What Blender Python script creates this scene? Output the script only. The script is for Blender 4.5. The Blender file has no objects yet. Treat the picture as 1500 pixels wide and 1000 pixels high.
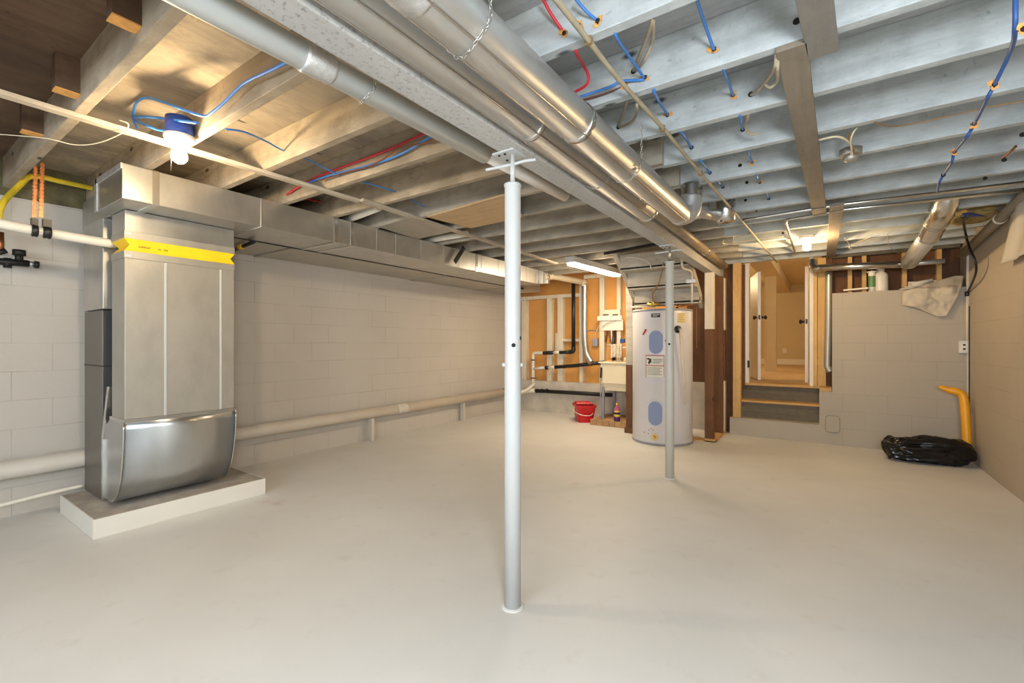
import bpy, bmesh, math, random
from mathutils import Vector, Matrix, noise
random.seed(7)
C = bpy.context.scene.collection
PI = math.pi
# ---------------------------------------------------------------- camera model (1500 x 1000)
F, CX, CY, H = 660.0, 750.0, 502.0, 1.14
YAW = math.radians(34.5)
sA, cA = math.sin(YAW), math.cos(YAW)
def ray(px, py):
    l = (px - CX) / F
    return Vector((-sA + cA * l, cA + sA * l, -(py - CY) / F))
O = Vector((0, 0, H))
def Z(px, py, z):
    r = ray(px, py); return O + r * ((z - H) / r.z)
def X(px, py, x):
    r = ray(px, py); return O + r * (x / r.x)
def Y(px, py, y):
    r = ray(px, py); return O + r * (y / r.y)

# ---------------------------------------------------------------- materials
def lin(c):
    return tuple((v / 12.92 if v <= 0.04045 else ((v + 0.055) / 1.055) ** 2.4) for v in c)
def rgb(r, g, b):
    return lin((r / 255, g / 255, b / 255)) + (1,)
def new_mat(name):
    m = bpy.data.materials.new(name); m.use_nodes = True
    nt = m.node_tree; nt.nodes.clear()
    out = nt.nodes.new('ShaderNodeOutputMaterial')
    b = nt.nodes.new('ShaderNodeBsdfPrincipled')
    nt.links.new(b.outputs[0], out.inputs[0])
    return m, nt, b
def mixc(nt, fac, a, b, mode='MIX'):
    n = nt.nodes.new('ShaderNodeMix'); n.data_type = 'RGBA'; n.blend_type = mode
    if isinstance(fac, (int, float)): n.inputs[0].default_value = fac
    else: nt.links.new(fac, n.inputs[0])
    for s, v in ((6, a), (7, b)):
        if isinstance(v, tuple): n.inputs[s].default_value = v
        else: nt.links.new(v, n.inputs[s])
    return n.outputs[2]
def coords(nt, scale=(1, 1, 1), rot=(0, 0, 0), kind='Object'):
    tc = nt.nodes.new('ShaderNodeTexCoord'); mp = nt.nodes.new('ShaderNodeMapping')
    mp.inputs['Scale'].default_value = scale; mp.inputs['Rotation'].default_value = rot
    nt.links.new(tc.outputs[kind], mp.inputs[0]); return mp.outputs[0]
def noise_tex(nt, vec, scale, detail=4, rough=0.55):
    n = nt.nodes.new('ShaderNodeTexNoise'); n.inputs['Scale'].default_value = scale
    n.inputs['Detail'].default_value = detail; n.inputs['Roughness'].default_value = rough
    nt.links.new(vec, n.inputs['Vector']); return n.outputs['Fac']
def ramp(nt, fac, stops):
    n = nt.nodes.new('ShaderNodeValToRGB'); nt.links.new(fac, n.inputs[0])
    e = n.color_ramp.elements
    while len(e) < len(stops): e.new(0.5)
    for i, (p, c) in enumerate(stops):
        e[i].position = p; e[i].color = c if len(c) == 4 else c + (1,)
    return n.outputs[0]
def bump(nt, b, h, strength=0.2, dist=0.01):
    n = nt.nodes.new('ShaderNodeBump'); n.inputs['Strength'].default_value = strength
    n.inputs['Distance'].default_value = dist
    nt.links.new(h, n.inputs['Height']); nt.links.new(n.outputs[0], b.inputs['Normal'])
MATS = {}
def plain(name, col, rough=0.6, metal=0.0, var=0.12, scale=6.0, bmp=0.0, spec=None):
    m, nt, b = new_mat(name)
    v = coords(nt)
    f = noise_tex(nt, v, scale)
    dark = tuple(x * (1 - var) for x in col[:3]) + (1,); lite = tuple(min(1, x * (1 + var * 0.6)) for x in col[:3]) + (1,)
    nt.links.new(ramp(nt, f, [(0.3, dark), (0.7, lite)]), b.inputs['Base Color'])
    b.inputs['Roughness'].default_value = rough; b.inputs['Metallic'].default_value = metal
    if spec is not None: b.inputs['Specular IOR Level'].default_value = spec
    if bmp:
        bump(nt, b, noise_tex(nt, v, scale * 8), bmp, 0.004)
    MATS[name] = m; return m
def wood(name, base, dark, axis='X', rough=0.75, streak=0.5, knots=True, spots=None, grime=.35):
    m, nt, b = new_mat(name)
    sc = {'X': (0.5, 9, 9), 'Y': (9, 0.5, 9), 'Z': (9, 9, 0.5)}[axis]
    f = noise_tex(nt, coords(nt, sc), 2.2, 6, 0.6)
    mid = tuple((x * .45 + y * .55) for x, y in zip(dark[:3], base[:3])) + (1,)
    c = ramp(nt, f, [(0.28, mid), (0.58, base)])
    big = noise_tex(nt, coords(nt), 1.3, 3)
    c = mixc(nt, ramp(nt, big, [(0.35, (0, 0, 0)), (0.7, (streak, streak, streak))]), c, dark)
    gs = {'X': (.5, 2, 2), 'Y': (2, .5, 2), 'Z': (2, 2, .5)}[axis]
    g = noise_tex(nt, coords(nt, gs), 4.2, 9, 0.72)
    c = mixc(nt, ramp(nt, g, [(0.50, (0, 0, 0)), (0.66, (grime,) * 3)]), c, tuple(x * .62 for x in dark[:3]) + (1,))
    g2 = noise_tex(nt, coords(nt, (.35, .35, .35)), 9.0, 6, 0.75)
    c = mixc(nt, ramp(nt, g2, [(0.40, (grime * .8,) * 3), (0.52, (0, 0, 0))]), c, dark)
    if knots:
        sk = {'X': (0.45, 1.1, 1.1), 'Y': (1.1, 0.45, 1.1), 'Z': (1.1, 1.1, 0.45)}[axis]
        vo = nt.nodes.new('ShaderNodeTexVoronoi'); vo.inputs['Scale'].default_value = 5.0
        nt.links.new(coords(nt, sk), vo.inputs['Vector'])
        kf = ramp(nt, vo.outputs['Distance'], [(0.04, (1, 1, 1)), (0.09, (0, 0, 0))])
        c = mixc(nt, kf, c, tuple(x * 0.35 for x in (spots or dark)[:3]) + (1,))
        n2 = noise_tex(nt, coords(nt), 28, 3, 0.7)
        kf2 = ramp(nt, n2, [(0.66, (0, 0, 0)), (0.74, (0.45, 0.45, 0.45))])
        c = mixc(nt, kf2, c, tuple(x * 0.5 for x in dark[:3]) + (1,))
    nt.links.new(c, b.inputs['Base Color'])
    b.inputs['Roughness'].default_value = rough
    bump(nt, b, f, 0.08, 0.003)
    MATS[name] = m; return m
def galv(name, col, rough=0.36, metal=0.9, spangle=0.14):
    m, nt, b = new_mat(name)
    v = coords(nt)
    vo = nt.nodes.new('ShaderNodeTexVoronoi'); vo.inputs['Scale'].default_value = 55
    nt.links.new(v, vo.inputs['Vector'])
    cl = noise_tex(nt, v, 3.0, 4)
    d = tuple(x * (1 - spangle * 1.6) for x in col[:3]) + (1,)
    c = ramp(nt, cl, [(0.3, d), (0.7, col)])
    cl2 = noise_tex(nt, coords(nt, (1.4, 1.4, .7)), 5.5, 7, 0.7)
    c = mixc(nt, ramp(nt, cl2, [(0.44, (0, 0, 0)), (0.62, (min(1, spangle * 3.2),) * 3)]), c, tuple(x * .66 for x in col[:3]) + (1,))
    c = mixc(nt, ramp(nt, vo.outputs['Distance'], [(0.0, (0, 0, 0)), (0.6, (spangle * 1.4,) * 3)]), c, d)
    nt.links.new(c, b.inputs['Base Color'])
    r = nt.nodes.new('ShaderNodeMapRange'); nt.links.new(cl, r.inputs[0])
    r.inputs[3].default_value = rough - 0.07; r.inputs[4].default_value = rough + 0.12
    nt.links.new(r.outputs[0], b.inputs['Roughness'])
    b.inputs['Metallic'].default_value = metal
    bump(nt, b, noise_tex(nt, v, 2.5, 2), 0.12, 0.03)
    MATS[name] = m; return m
def blockwall(name, col, plane, show=.8):
    m, nt, b = new_mat(name)
    tc = nt.nodes.new('ShaderNodeTexCoord'); sep = nt.nodes.new('ShaderNodeSeparateXYZ'); cmb = nt.nodes.new('ShaderNodeCombineXYZ')
    nt.links.new(tc.outputs['Object'], sep.inputs[0])
    nt.links.new(sep.outputs['Y' if plane == 'YZ' else 'X'], cmb.inputs[0]); nt.links.new(sep.outputs['Z'], cmb.inputs[1])
    br = nt.nodes.new('ShaderNodeTexBrick')
    br.inputs['Scale'].default_value = 1.0; br.inputs['Brick Width'].default_value = 0.385; br.inputs['Row Height'].default_value = 0.19
    br.inputs['Mortar Size'].default_value = 0.0035; br.inputs['Mortar Smooth'].default_value = 0.4
    br.inputs['Color1'].default_value = (1, 1, 1, 1); br.inputs['Color2'].default_value = (0.94, 0.94, 0.94, 1); br.inputs['Mortar'].default_value = (0.62, 0.60, 0.57, 1)
    nt.links.new(cmb.outputs[0], br.inputs['Vector'])
    v = tc.outputs['Object']
    n1 = noise_tex(nt, v, 1.1, 4); n2 = noise_tex(nt, v, 60, 3)
    hide = ramp(nt, noise_tex(nt, v, 2.3, 4), [(0.38, (0.1 * show,) * 3), (0.62, (show,) * 3)])
    base = ramp(nt, n1, [(0.3, tuple(x * 0.93 for x in col[:3]) + (1,)), (0.7, col)])
    c = mixc(nt, hide, base, mixc(nt, 1.0, base, br.outputs['Color'], 'MULTIPLY'))
    nt.links.new(c, b.inputs['Base Color'])
    b.inputs['Roughness'].default_value = 0.8
    mx = nt.nodes.new('ShaderNodeMath'); mx.operation = 'MULTIPLY_ADD'
    nt.links.new(br.outputs['Fac'], mx.inputs[0]); mx.inputs[1].default_value = -1.2; nt.links.new(n2, mx.inputs[2])
    bump(nt, b, mx.outputs[0], 0.35, 0.005)
    MATS[name] = m; return m
def emit(name, col, strength):
    m, nt, b = new_mat(name)
    b.inputs['Base Color'].default_value = col
    b.inputs['Emission Color'].default_value = col; b.inputs['Emission Strength'].default_value = strength
    MATS[name] = m; return m

blockwall('block_left', rgb(196, 190, 181), 'YZ', .75); blockwall('block_right', rgb(182, 171, 154), 'YZ', .4); blockwall('block_back', rgb(180, 170, 154), 'XZ', .45)
# floor: thick pale paint, a few rusty stains and scuffs
m, nt, b = new_mat('floor_paint'); v = coords(nt)
n1 = noise_tex(nt, v, 0.9, 5); n2 = noise_tex(nt, v, 7, 5, 0.65)
c = ramp(nt, n1, [(0.3, rgb(207, 205, 200)), (0.7, rgb(221, 220, 216))])
c = mixc(nt, ramp(nt, n2, [(0.58, (0, 0, 0)), (0.75, (0.22,) * 3)]), c, rgb(176, 166, 150))
n3 = noise_tex(nt, coords(nt, (1, 1, 1)), 2.6, 3, 0.5)
c = mixc(nt, ramp(nt, n3, [(0.70, (0, 0, 0)), (0.78, (0.35,) * 3)]), c, rgb(186, 150, 130))
nt.links.new(c, b.inputs['Base Color']); b.inputs['Roughness'].default_value = 0.5
bump(nt, b, n2, 0.12, 0.004); MATS['floor_paint'] = m
plain('concrete', rgb(168, 160, 148), 0.9, 0, 0.25, 9, 0.5)
plain('knee_paint', rgb(196, 188, 174), 0.85, 0, 0.2, 5, 0.5)
wood('joist_white', rgb(202, 209, 211), rgb(146, 151, 151), 'X', 0.8, 0.35, grime=.45)
wood('joist_tan', rgb(186, 170, 146), rgb(122, 110, 92), 'X', 0.8, 0.5, grime=.5)
wood('joist_grey', rgb(186, 178, 162), rgb(132, 126, 114), 'X', 0.8, 0.45, grime=.45)
wood('joist_dark', rgb(110, 84, 62), rgb(58, 42, 30), 'X', 0.85, 0.6)
wood('board_grey', rgb(140, 136, 128), rgb(108, 102, 94), 'Y', 0.8, 0.4)
wood('board_brown', rgb(150, 138, 122), rgb(104, 94, 80), 'Y', 0.8, 0.4)
wood('furring', rgb(192, 180, 160), rgb(150, 138, 120), 'Y', 0.8, 0.3, False)
m, nt, b = new_mat('beam_grey'); v = coords(nt)
c = ramp(nt, noise_tex(nt, coords(nt, (3, .6, 3)), 2.0, 4), [(0.3, rgb(168, 166, 162)), (0.7, rgb(194, 192, 188))])
c = mixc(nt, ramp(nt, noise_tex(nt, v, 55, 4, .7), [(0.54, (0, 0, 0)), (0.66, (.6, .6, .6))]), c, rgb(104, 98, 90))
nt.links.new(c, b.inputs['Base Color']); b.inputs['Roughness'].default_value = .85; bump(nt, b, noise_tex(nt, v, 60, 3), .2, .003); MATS['beam_grey'] = m
wood('sub_white', rgb(180, 183, 184), rgb(122, 124, 124), 'X', 0.85, 0.4)
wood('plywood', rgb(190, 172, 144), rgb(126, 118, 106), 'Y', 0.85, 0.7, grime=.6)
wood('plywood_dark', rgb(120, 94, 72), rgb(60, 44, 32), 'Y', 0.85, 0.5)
wood('raw_wood', rgb(224, 184, 118), rgb(186, 138, 78), 'Z', 0.7, 0.3)
wood('raw_wood_x', rgb(214, 172, 108), rgb(176, 128, 72), 'X', 0.7, 0.3)
wood('brown_wood', rgb(124, 84, 52), rgb(70, 44, 26), 'Z', 0.8, 0.5)
wood('white_wood', rgb(232, 222, 200), rgb(196, 180, 152), 'Z', 0.8, 0.4, False, grime=.2)
wood('step_wood', rgb(128, 118, 100), rgb(72, 64, 52), 'X', 0.85, 0.6)
wood('stair_wood', rgb(194, 186, 172), rgb(136, 128, 114), 'X', 0.85, 0.4)
wood('tan_panel', rgb(206, 176, 136), rgb(170, 140, 104), 'X', 0.8, 0.3, False)
plain('orange_board', rgb(214, 156, 84), 0.85, 0, 0.16, 2.2)
plain('splinter', rgb(238, 172, 92), 0.8, 0, 0.2, 30)
galv('galv', rgb(214, 213, 208), 0.33, 0.90)
galv('galv_dull', rgb(196, 192, 182), 0.46, 0.75, 0.10)
galv('galv_round', rgb(214, 216, 215), 0.36, 0.72, 0.07)
galv('galv_bright', rgb(222, 222, 220), 0.2, 1.0, 0.05)
galv('boot_metal', rgb(200, 204, 206), 0.28, 0.95, 0.05)
plain('grey_pipe', rgb(208, 214, 214), 0.38, 0.25, 0.06, 3)
plain('foil_tape', rgb(214, 214, 212), 0.32, 0.7, 0.2, 40, 0.6)
plain('furnace_grey', rgb(112, 106, 98), 0.4, 0.35, 0.08, 3)
plain('furnace_dark', rgb(72, 72, 74), 0.4, 0.3, 0.08, 3)
plain('white_enamel', rgb(194, 196, 195), 0.35, 0, 0.03, 3)
plain('post_grey', rgb(196, 194, 184), 0.45, 0, 0.06, 4)
plain('steel', rgb(190, 188, 182), 0.35, 0.85, 0.1, 20)
plain('dark_hole', rgb(32, 30, 28), 0.9, 0, 0.1, 20)
plain('black_iron', rgb(40, 38, 36), 0.5, 0.4, 0.2, 20)
plain('black_plastic', rgb(26, 26, 27), 0.4, 0, 0.1, 20)
plain('yellow_canvas', rgb(250, 206, 20), 0.55, 0, 0.08, 8)
plain('yellow_print', rgb(150, 116, 20), 0.6, 0, 0.1, 8)
plain('yellow_hose', rgb(226, 200, 52), 0.5, 0, 0.08, 12)
plain('pvc_white', rgb(228, 222, 208), 0.4, 0, 0.05, 6)
plain('pvc_cream', rgb(226, 212, 184), 0.5, 0, 0.08, 6)
plain('pipe_paint', rgb(206, 199, 188), 0.55, 0, 0.06, 4, 0.1)
plain('copper', rgb(158, 102, 66), 0.35, 0.9, 0.15, 30)
plain('cable_blue', rgb(64, 128, 204), 0.45, 0, 0.05, 12)
plain('cable_dark_blue', rgb(52, 92, 158), 0.45, 0, 0.08, 12)
plain('cable_red', rgb(206, 48, 62), 0.45, 0, 0.05, 12)
plain('cable_brown', rgb(112, 56, 38), 0.5, 0, 0.1, 12)
plain('cable_grey', rgb(172, 160, 136), 0.6, 0, 0.15, 20)
plain('cable_white', rgb(222, 208, 176), 0.6, 0, 0.08, 12)
plain('wire_tan', rgb(150, 116, 76), 0.6, 0, 0.1, 12)
plain('box_blue', rgb(48, 78, 156), 0.45, 0, 0.06, 12)
plain('porcelain', rgb(238, 232, 220), 0.25, 0, 0.02, 5)
plain('heater_white', rgb(214, 211, 214), 0.35, 0, 0.03, 3)
plain('heater_blue', rgb(136, 152, 188), 0.5, 0, 0.05, 8)
plain('heater_grey', rgb(150, 150, 158), 0.45, 0, 0.08, 8)
plain('label_white', rgb(232, 228, 214), 0.6, 0, 0.04, 20)
plain('label_red', rgb(176, 42, 34), 0.6, 0, 0.04, 20)
plain('label_yellow', rgb(232, 206, 140), 0.6, 0, 0.05, 20)
plain('ink', rgb(52, 50, 50), 0.7, 0, 0.05, 20)
plain('ink_grey', rgb(140, 136, 128), 0.7, 0, 0.05, 20)
plain('brass', rgb(206, 178, 96), 0.35, 0.85, 0.1, 30)
plain('bucket_red', rgb(196, 16, 28), 0.35, 0, 0.06, 5)
plain('tub_cream', rgb(232, 220, 190), 0.4, 0, 0.04, 4)
plain('rag', rgb(206, 196, 178), 0.9, 0, 0.3, 30, 0.4)
plain('bottle_purple', rgb(74, 30, 92), 0.25, 0, 0.08, 8)
plain('bottle_pink', rgb(190, 96, 130), 0.25, 0, 0.08, 8)
plain('bottle_white', rgb(226, 218, 204), 0.4, 0, 0.04, 8)
plain('label_green', rgb(96, 132, 84), 0.5, 0, 0.06, 20)
plain('bag_black', rgb(20, 19, 20), 0.22, 0, 0.2, 6, 0.0)
plain('cloth_grey', rgb(196, 184, 164), 0.75, 0, 0.12, 9, 0.4)
plain('paper', rgb(222, 214, 198), 0.8, 0, 0.06, 8)
plain('yellow_plastic', rgb(240, 168, 24), 0.4, 0, 0.05, 8)
plain('wool', rgb(150, 132, 84), 0.95, 0, 0.4, 14, 0.8)
plain('wool_dark', rgb(104, 98, 70), 0.95, 0, 0.45, 12, 0.8)
plain('tarp_blue', rgb(30, 62, 120), 0.5, 0, 0.15, 14)
plain('room_wall', rgb(204, 188, 150), 0.85, 0, 0.03, 2)
plain('room_white', rgb(232, 226, 212), 0.6, 0, 0.03, 2)
plain('room_ceiling', rgb(222, 210, 184), 0.85, 0, 0.03, 2)
plain('carpet', rgb(206, 178, 140), 0.95, 0, 0.14, 60, 0.5)
plain('door_white', rgb(228, 224, 214), 0.45, 0, 0.03, 3)
plain('brick_tan', rgb(176, 140, 100), 0.85, 0, 0.25, 12, 0.5)
plain('outlet', rgb(216, 212, 204), 0.45, 0, 0.05, 10)
m, nt, b = new_mat('sheet_plastic'); b.inputs['Base Color'].default_value = rgb(236, 230, 216); b.inputs['Roughness'].default_value = 0.4
b.inputs['Transmission Weight'].default_value = 0.25; MATS['sheet_plastic'] = m
emit('bulb_glow', (1.0, 0.76, 0.46, 1), 520)
emit('bulb_glow_far', (1.0, 0.68, 0.34, 1), 620)
emit('tube_glow', (1.0, 0.80, 0.55, 1), 62)
emit('room_glow', (1.0, 0.80, 0.52, 1), 60)

# ---------------------------------------------------------------- mesh helpers
def V(*a): return Vector(a)
def box(bm, x0, x1, y0, y1, z0, z1):
    vs = [bm.verts.new((x, y, z)) for x in (x0, x1) for y in (y0, y1) for z in (z0, z1)]
    for f in ((0, 1, 3, 2), (4, 6, 7, 5), (0, 4, 5, 1), (2, 3, 7, 6), (0, 2, 6, 4), (1, 5, 7, 3)):
        bm.faces.new([vs[i] for i in f])
def hexa(bm, b4, t4):
    vb = [bm.verts.new(p) for p in b4]; vt = [bm.verts.new(p) for p in t4]
    bm.faces.new(vb[::-1]); bm.faces.new(vt)
    for i in range(4):
        j = (i + 1) % 4; bm.faces.new((vb[i], vb[j], vt[j], vt[i]))
def bar(bm, p, q, w, h, up=(0, 0, 1)):
    p, q = Vector(p), Vector(q); d = (q - p).normalized(); u = Vector(up)
    s = d.cross(u)
    if s.length < 1e-5: s = d.cross(Vector((0, 1, 0)))
    s.normalize(); u = s.cross(d).normalized()
    o = [(-w / 2, -h / 2), (w / 2, -h / 2), (w / 2, h / 2), (-w / 2, h / 2)]
    hexa(bm, [p + s * a + u * c for a, c in o], [q + s * a + u * c for a, c in o])
def prism(bm, pts, ext):
    ext = Vector(ext); a = [bm.verts.new(p) for p in pts]; c = [bm.verts.new(Vector(p) + ext) for p in pts]
    n = len(pts); bm.faces.new(a[::-1]); bm.faces.new(c)
    for i in range(n):
        j = (i + 1) % n; bm.faces.new((a[i], a[j], c[j], c[i]))
def smooth_path(pts, n=6):
    pts = [Vector(p) for p in pts]
    if len(pts) < 3: return pts
    out = []
    for i in range(len(pts) - 1):
        p0 = pts[max(i - 1, 0)]; p1 = pts[i]; p2 = pts[i + 1]; p3 = pts[min(i + 2, len(pts) - 1)]
        for k in range(n):
            t = k / n
            out.append(0.5 * ((2 * p1) + (p2 - p0) * t + (2 * p0 - 5 * p1 + 4 * p2 - p3) * t * t + (3 * p1 - p0 - 3 * p2 + p3) * t ** 3))
    out.append(pts[-1]); return out
def tube(bm, pts, r, seg=10, cap=True, radii=None, flat=1.0):
    pts = [Vector(p) for p in pts]
    rings = []; prev = None
    for i, p in enumerate(pts):
        d = (pts[min(i + 1, len(pts) - 1)] - pts[max(i - 1, 0)])
        d = d.normalized() if d.length > 1e-9 else Vector((0, 0, 1))
        if prev is None:
            u = d.orthogonal().normalized()
            if abs(d.z) < 0.9: u = (Vector((0, 0, 1)) - d * d.z).normalized()
        else:
            u = (prev - d * prev.dot(d)); u = u.normalized() if u.length > 1e-6 else d.orthogonal().normalized()
        prev = u; w = d.cross(u); rr = radii[i] if radii else r
        rings.append([bm.verts.new(p + (u * math.cos(2 * PI * k / seg) * flat + w * math.sin(2 * PI * k / seg)) * rr) for k in range(seg)])
    for a, c in zip(rings, rings[1:]):
        for k in range(seg):
            j = (k + 1) % seg; f = bm.faces.new((a[k], a[j], c[j], c[k])); f.smooth = True
    if cap:
        bm.faces.new(rings[0][::-1]); bm.faces.new(rings[-1])
def lathe(bm, c, prof, seg=24, axis=(0, 0, 1), ang=2 * PI, a0=0.0, cap=True):
    c = Vector(c); ax = Vector(axis).normalized(); u = ax.orthogonal().normalized(); w = ax.cross(u)
    rings = []
    for r, h in prof:
        rings.append([bm.verts.new(c + ax * h + (u * math.cos(a0 + 2 * PI * k / seg) + w * math.sin(a0 + 2 * PI * k / seg)) * max(r, 1e-4)) for k in range(seg)])
    for a, b_ in zip(rings, rings[1:]):
        for k in range(seg):
            j = (k + 1) % seg; f = bm.faces.new((a[k], a[j], b_[j], b_[k])); f.smooth = True
    if cap:
        bm.faces.new(rings[0][::-1]); bm.faces.new(rings[-1])
def ring(bm, c, axis, r, w, seg=24, t=0.006):
    """band of width w around a duct of radius r"""
    c = Vector(c); ax = Vector(axis).normalized()
    lathe(bm, c - ax * (w / 2), [(r, 0), (r + t, w * 0.15), (r + t * 0.5, w * 0.5), (r + t, w * 0.85), (r, w)], seg, ax)
def obj(name, bm, mat, parent=None, bevel=0.0, kind=None, label=None, origin=True):
    bmesh.ops.recalc_face_normals(bm, faces=bm.faces)
    me = bpy.data.meshes.new(name)
    off = Vector((0, 0, 0))
    if origin and parent is None and len(bm.verts):
        xs = [v.co.x for v in bm.verts]; ys = [v.co.y for v in bm.verts]; zs = [v.co.z for v in bm.verts]
        off = Vector(((min(xs) + max(xs)) / 2, (min(ys) + max(ys)) / 2, min(zs)))
        bmesh.ops.translate(bm, verts=bm.verts, vec=-off)
    elif parent is not None:
        w = world_loc(parent)
        bmesh.ops.translate(bm, verts=bm.verts, vec=-w)
    bm.to_mesh(me); bm.free()
    o = bpy.data.objects.new(name, me); C.objects.link(o)
    o.location = off
    if mat: me.materials.append(MATS[mat] if isinstance(mat, str) else mat)
    if parent is not None: o.parent = parent
    if bevel:
        md = o.modifiers.new('bevel', 'BEVEL'); md.width = bevel; md.segments = 2; md.limit_method = 'ANGLE'
    if kind: o['kind'] = kind
    if label: o['label'] = label
    return o
def world_loc(o):
    w = Vector((0, 0, 0))
    while o is not None:
        w += Vector(o.location); o = o.parent
    return w
def tag(o, label, cat, group=None):
    o['label'] = label; o['category'] = cat
    if group: o['group'] = group
    return o
def thing(name, loc, label, cat, group=None):
    o = bpy.data.objects.new(name, None); C.objects.link(o); o.location = loc
    o.empty_display_size = 0.1
    return tag(o, label, cat, group)
def B(): return bmesh.new()
def bx(name, dims, mat, parent=None, **k):
    bm = B(); box(bm, *dims); return obj(name, bm, mat, parent, **k)
def tb(name, pts, r, mat, parent=None, seg=10, sm=True, **k):
    bm = B(); tube(bm, smooth_path(pts) if sm else pts, r, seg); return obj(name, bm, mat, parent, **k)
def struct(name, bm, mat):
    return obj(name, bm, mat, kind='structure', origin=False)
ORD = ['first', 'second', 'third', 'fourth', 'fifth', 'sixth', 'seventh', 'eighth', 'ninth', 'tenth', 'eleventh', 'twelfth', 'thirteenth', 'fourteenth', 'fifteenth']

# ---------------------------------------------------------------- levels
JB = 2.15           # joist bottoms
ST = 2.335          # subfloor underside
LW, RW = -4.39, 1.19
BY = 6.2            # face of the block wall at the back
KY = 6.42           # face of the low concrete wall under the studs
JY = [1.365 + 0.4145 * k for k in range(-3, 13)]     # near faces of the right hand joists

# ---------------------------------------------------------------- setting
bm = B(); box(bm, LW - 0.2, RW + 0.2, -2.9, 6.75, -0.12, 0); struct('floor', bm, 'floor_paint')
bm = B(); box(bm, LW - 0.2, LW, -2.9, 6.9, 0, 2.10); struct('wall_left', bm, 'block_left')
bm = B(); box(bm, LW - 0.2, LW + 0.01, -2.9, 6.9, 2.10, ST); struct('trim_1', bm, 'wool_dark')
bm = B(); box(bm, RW, RW + 0.2, -2.9, 6.9, 0, ST); struct('wall_right', bm, 'block_right')
# rear wall behind the camera; its wide window is added to light the room
bm = B()
box(bm, LW, RW, -2.9, -2.7, 0, 1.25); box(bm, LW, RW, -2.9, -2.7, 2.07, ST)
box(bm, LW, -2.4, -2.9, -2.7, 1.25, 2.07); box(bm, 0.7, RW, -2.9, -2.7, 1.25, 2.07)
struct('wall_rear', bm, 'block_back')
bm = B()
for x in (-2.4, -1.38, -0.36, 0.66): box(bm, x, x + 0.04, -2.84, -2.78, 1.25, 2.07)
box(bm, -2.36, 0.66, -2.84, -2.78, 1.25, 1.28); box(bm, -2.36, 0.66, -2.84, -2.78, 2.04, 2.07)
struct('added_rear_window', bm, 'room_white')  # frame of the added window, out of view
# ceilings (subfloor undersides)
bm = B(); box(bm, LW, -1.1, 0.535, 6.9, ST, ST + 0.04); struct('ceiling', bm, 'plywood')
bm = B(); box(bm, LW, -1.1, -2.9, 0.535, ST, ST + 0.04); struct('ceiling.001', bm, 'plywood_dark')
bm = B(); box(bm, -1.1, RW, -2.9, 6.62, ST, ST + 0.04); struct('ceiling.002', bm, 'sub_white')
# back wall: block ledge with a stepped doorway notch
bm = B()
TX = 0.097
ltop = 1.695
box(bm, TX, RW, BY, BY + 0.2, 0, ltop)                      # tall painted part at right
box(bm, -0.022, TX, BY, BY + 0.2, 0, 0.59)                 # jog beside the steps
box(bm, -0.95, -0.022, BY, BY + 0.2, 0, 0.208)              # low curb under the steps
struct('wall_back', bm, 'block_back')
bm = B(); box(bm, LW, -1.02, KY, KY + 0.2, 0, 0.51); box(bm, -1.55, -1.02, 6.3, KY, 0, 0.62)
struct('wall_back_ledge', bm, 'knee_paint')
# framed wall behind the sink: orange board
bm = B(); box(bm, LW, -1.5, 6.56, 6.58, 0.51, ST); struct('wall_back_board', bm, 'orange_board')
bm = B(); box(bm, -1.5, -0.93, 6.36, 6.38, 0.0, ST); struct('wall_back_panel', bm, 'brown_wood')
bm = B(); box(bm, 0.05, RW, 6.52, 6.54, ltop - 0.2, ST); struct('wall_back_sheathing', bm, 'brown_wood')

# ---------------------------------------------------------------- joists
GR = 'floor joists right of the main beam'; GL = 'floor joists left of the main beam'
JR = {}; JL = {}
vis = 0
LOFF = {0: 0, 1: 0, 2: -.011, 3: -.02, 4: -.03, 5: -.036}
for k, y in enumerate(JY):
    lap = k >= 6
    bm = B(); box(bm, -1.17 if lap else -1.09, RW, y, y + 0.042, JB, ST)
    o = obj('ceiling_joist', bm, 'joist_white', bevel=0.003)
    n = k - 2
    if n < 0: tag(o, 'whitewashed floor joist overhead right of the beam, nearest the camera and above the frame', 'joist', GR)
    else: tag(o, 'whitewashed floor joist right of the main beam, %s one counted from the camera' % ORD[n], 'joist', GR)
    JR[k] = o
    if y > 6.2: break
    yl = y + LOFF.get(k, -.0425)
    bm = B(); box(bm, LW + .011, -0.74 - 0.012 * (k % 3) if lap else -1.095, yl, yl + 0.042, JB, ST)
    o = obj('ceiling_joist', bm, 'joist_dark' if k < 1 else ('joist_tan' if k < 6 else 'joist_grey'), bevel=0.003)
    n = k - 1
    if n < 0: tag(o, 'dark unpainted floor joist left of the beam, nearest the camera', 'joist', GL)
    else: tag(o, '%s floor joist left of the main beam, %s in view from the camera' % ('tan' if k < 6 else 'greyish', ORD[n]), 'joist', GL)
    JL[k] = o
# joists behind the camera, plain structure that closes the ceiling
for y in (-0.29, -0.7, -1.12, -1.53, -1.95, -2.36):
    bm = B(); box(bm, LW, RW, y, y + 0.042, JB, ST); struct('ceiling_frame', bm, 'joist_white')

# ---------------------------------------------------------------- main beam and steel posts
bm = B()
hexa(bm, [V(-1.155, -2.7, 1.96), V(-1.035, -2.7, 1.96), V(-1.035, 6.3, 1.96), V(-1.135, 6.3, 1.96)],
     [V(-1.155, -2.7, JB - .001), V(-1.035, -2.7, JB - .001), V(-1.035, 6.3, JB - .001), V(-1.135, 6.3, JB - .001)])
tag(obj('main_beam', bm, 'beam_grey', bevel=0.004), 'long grey painted wooden main beam carrying the joists on two steel posts', 'beam')

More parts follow.
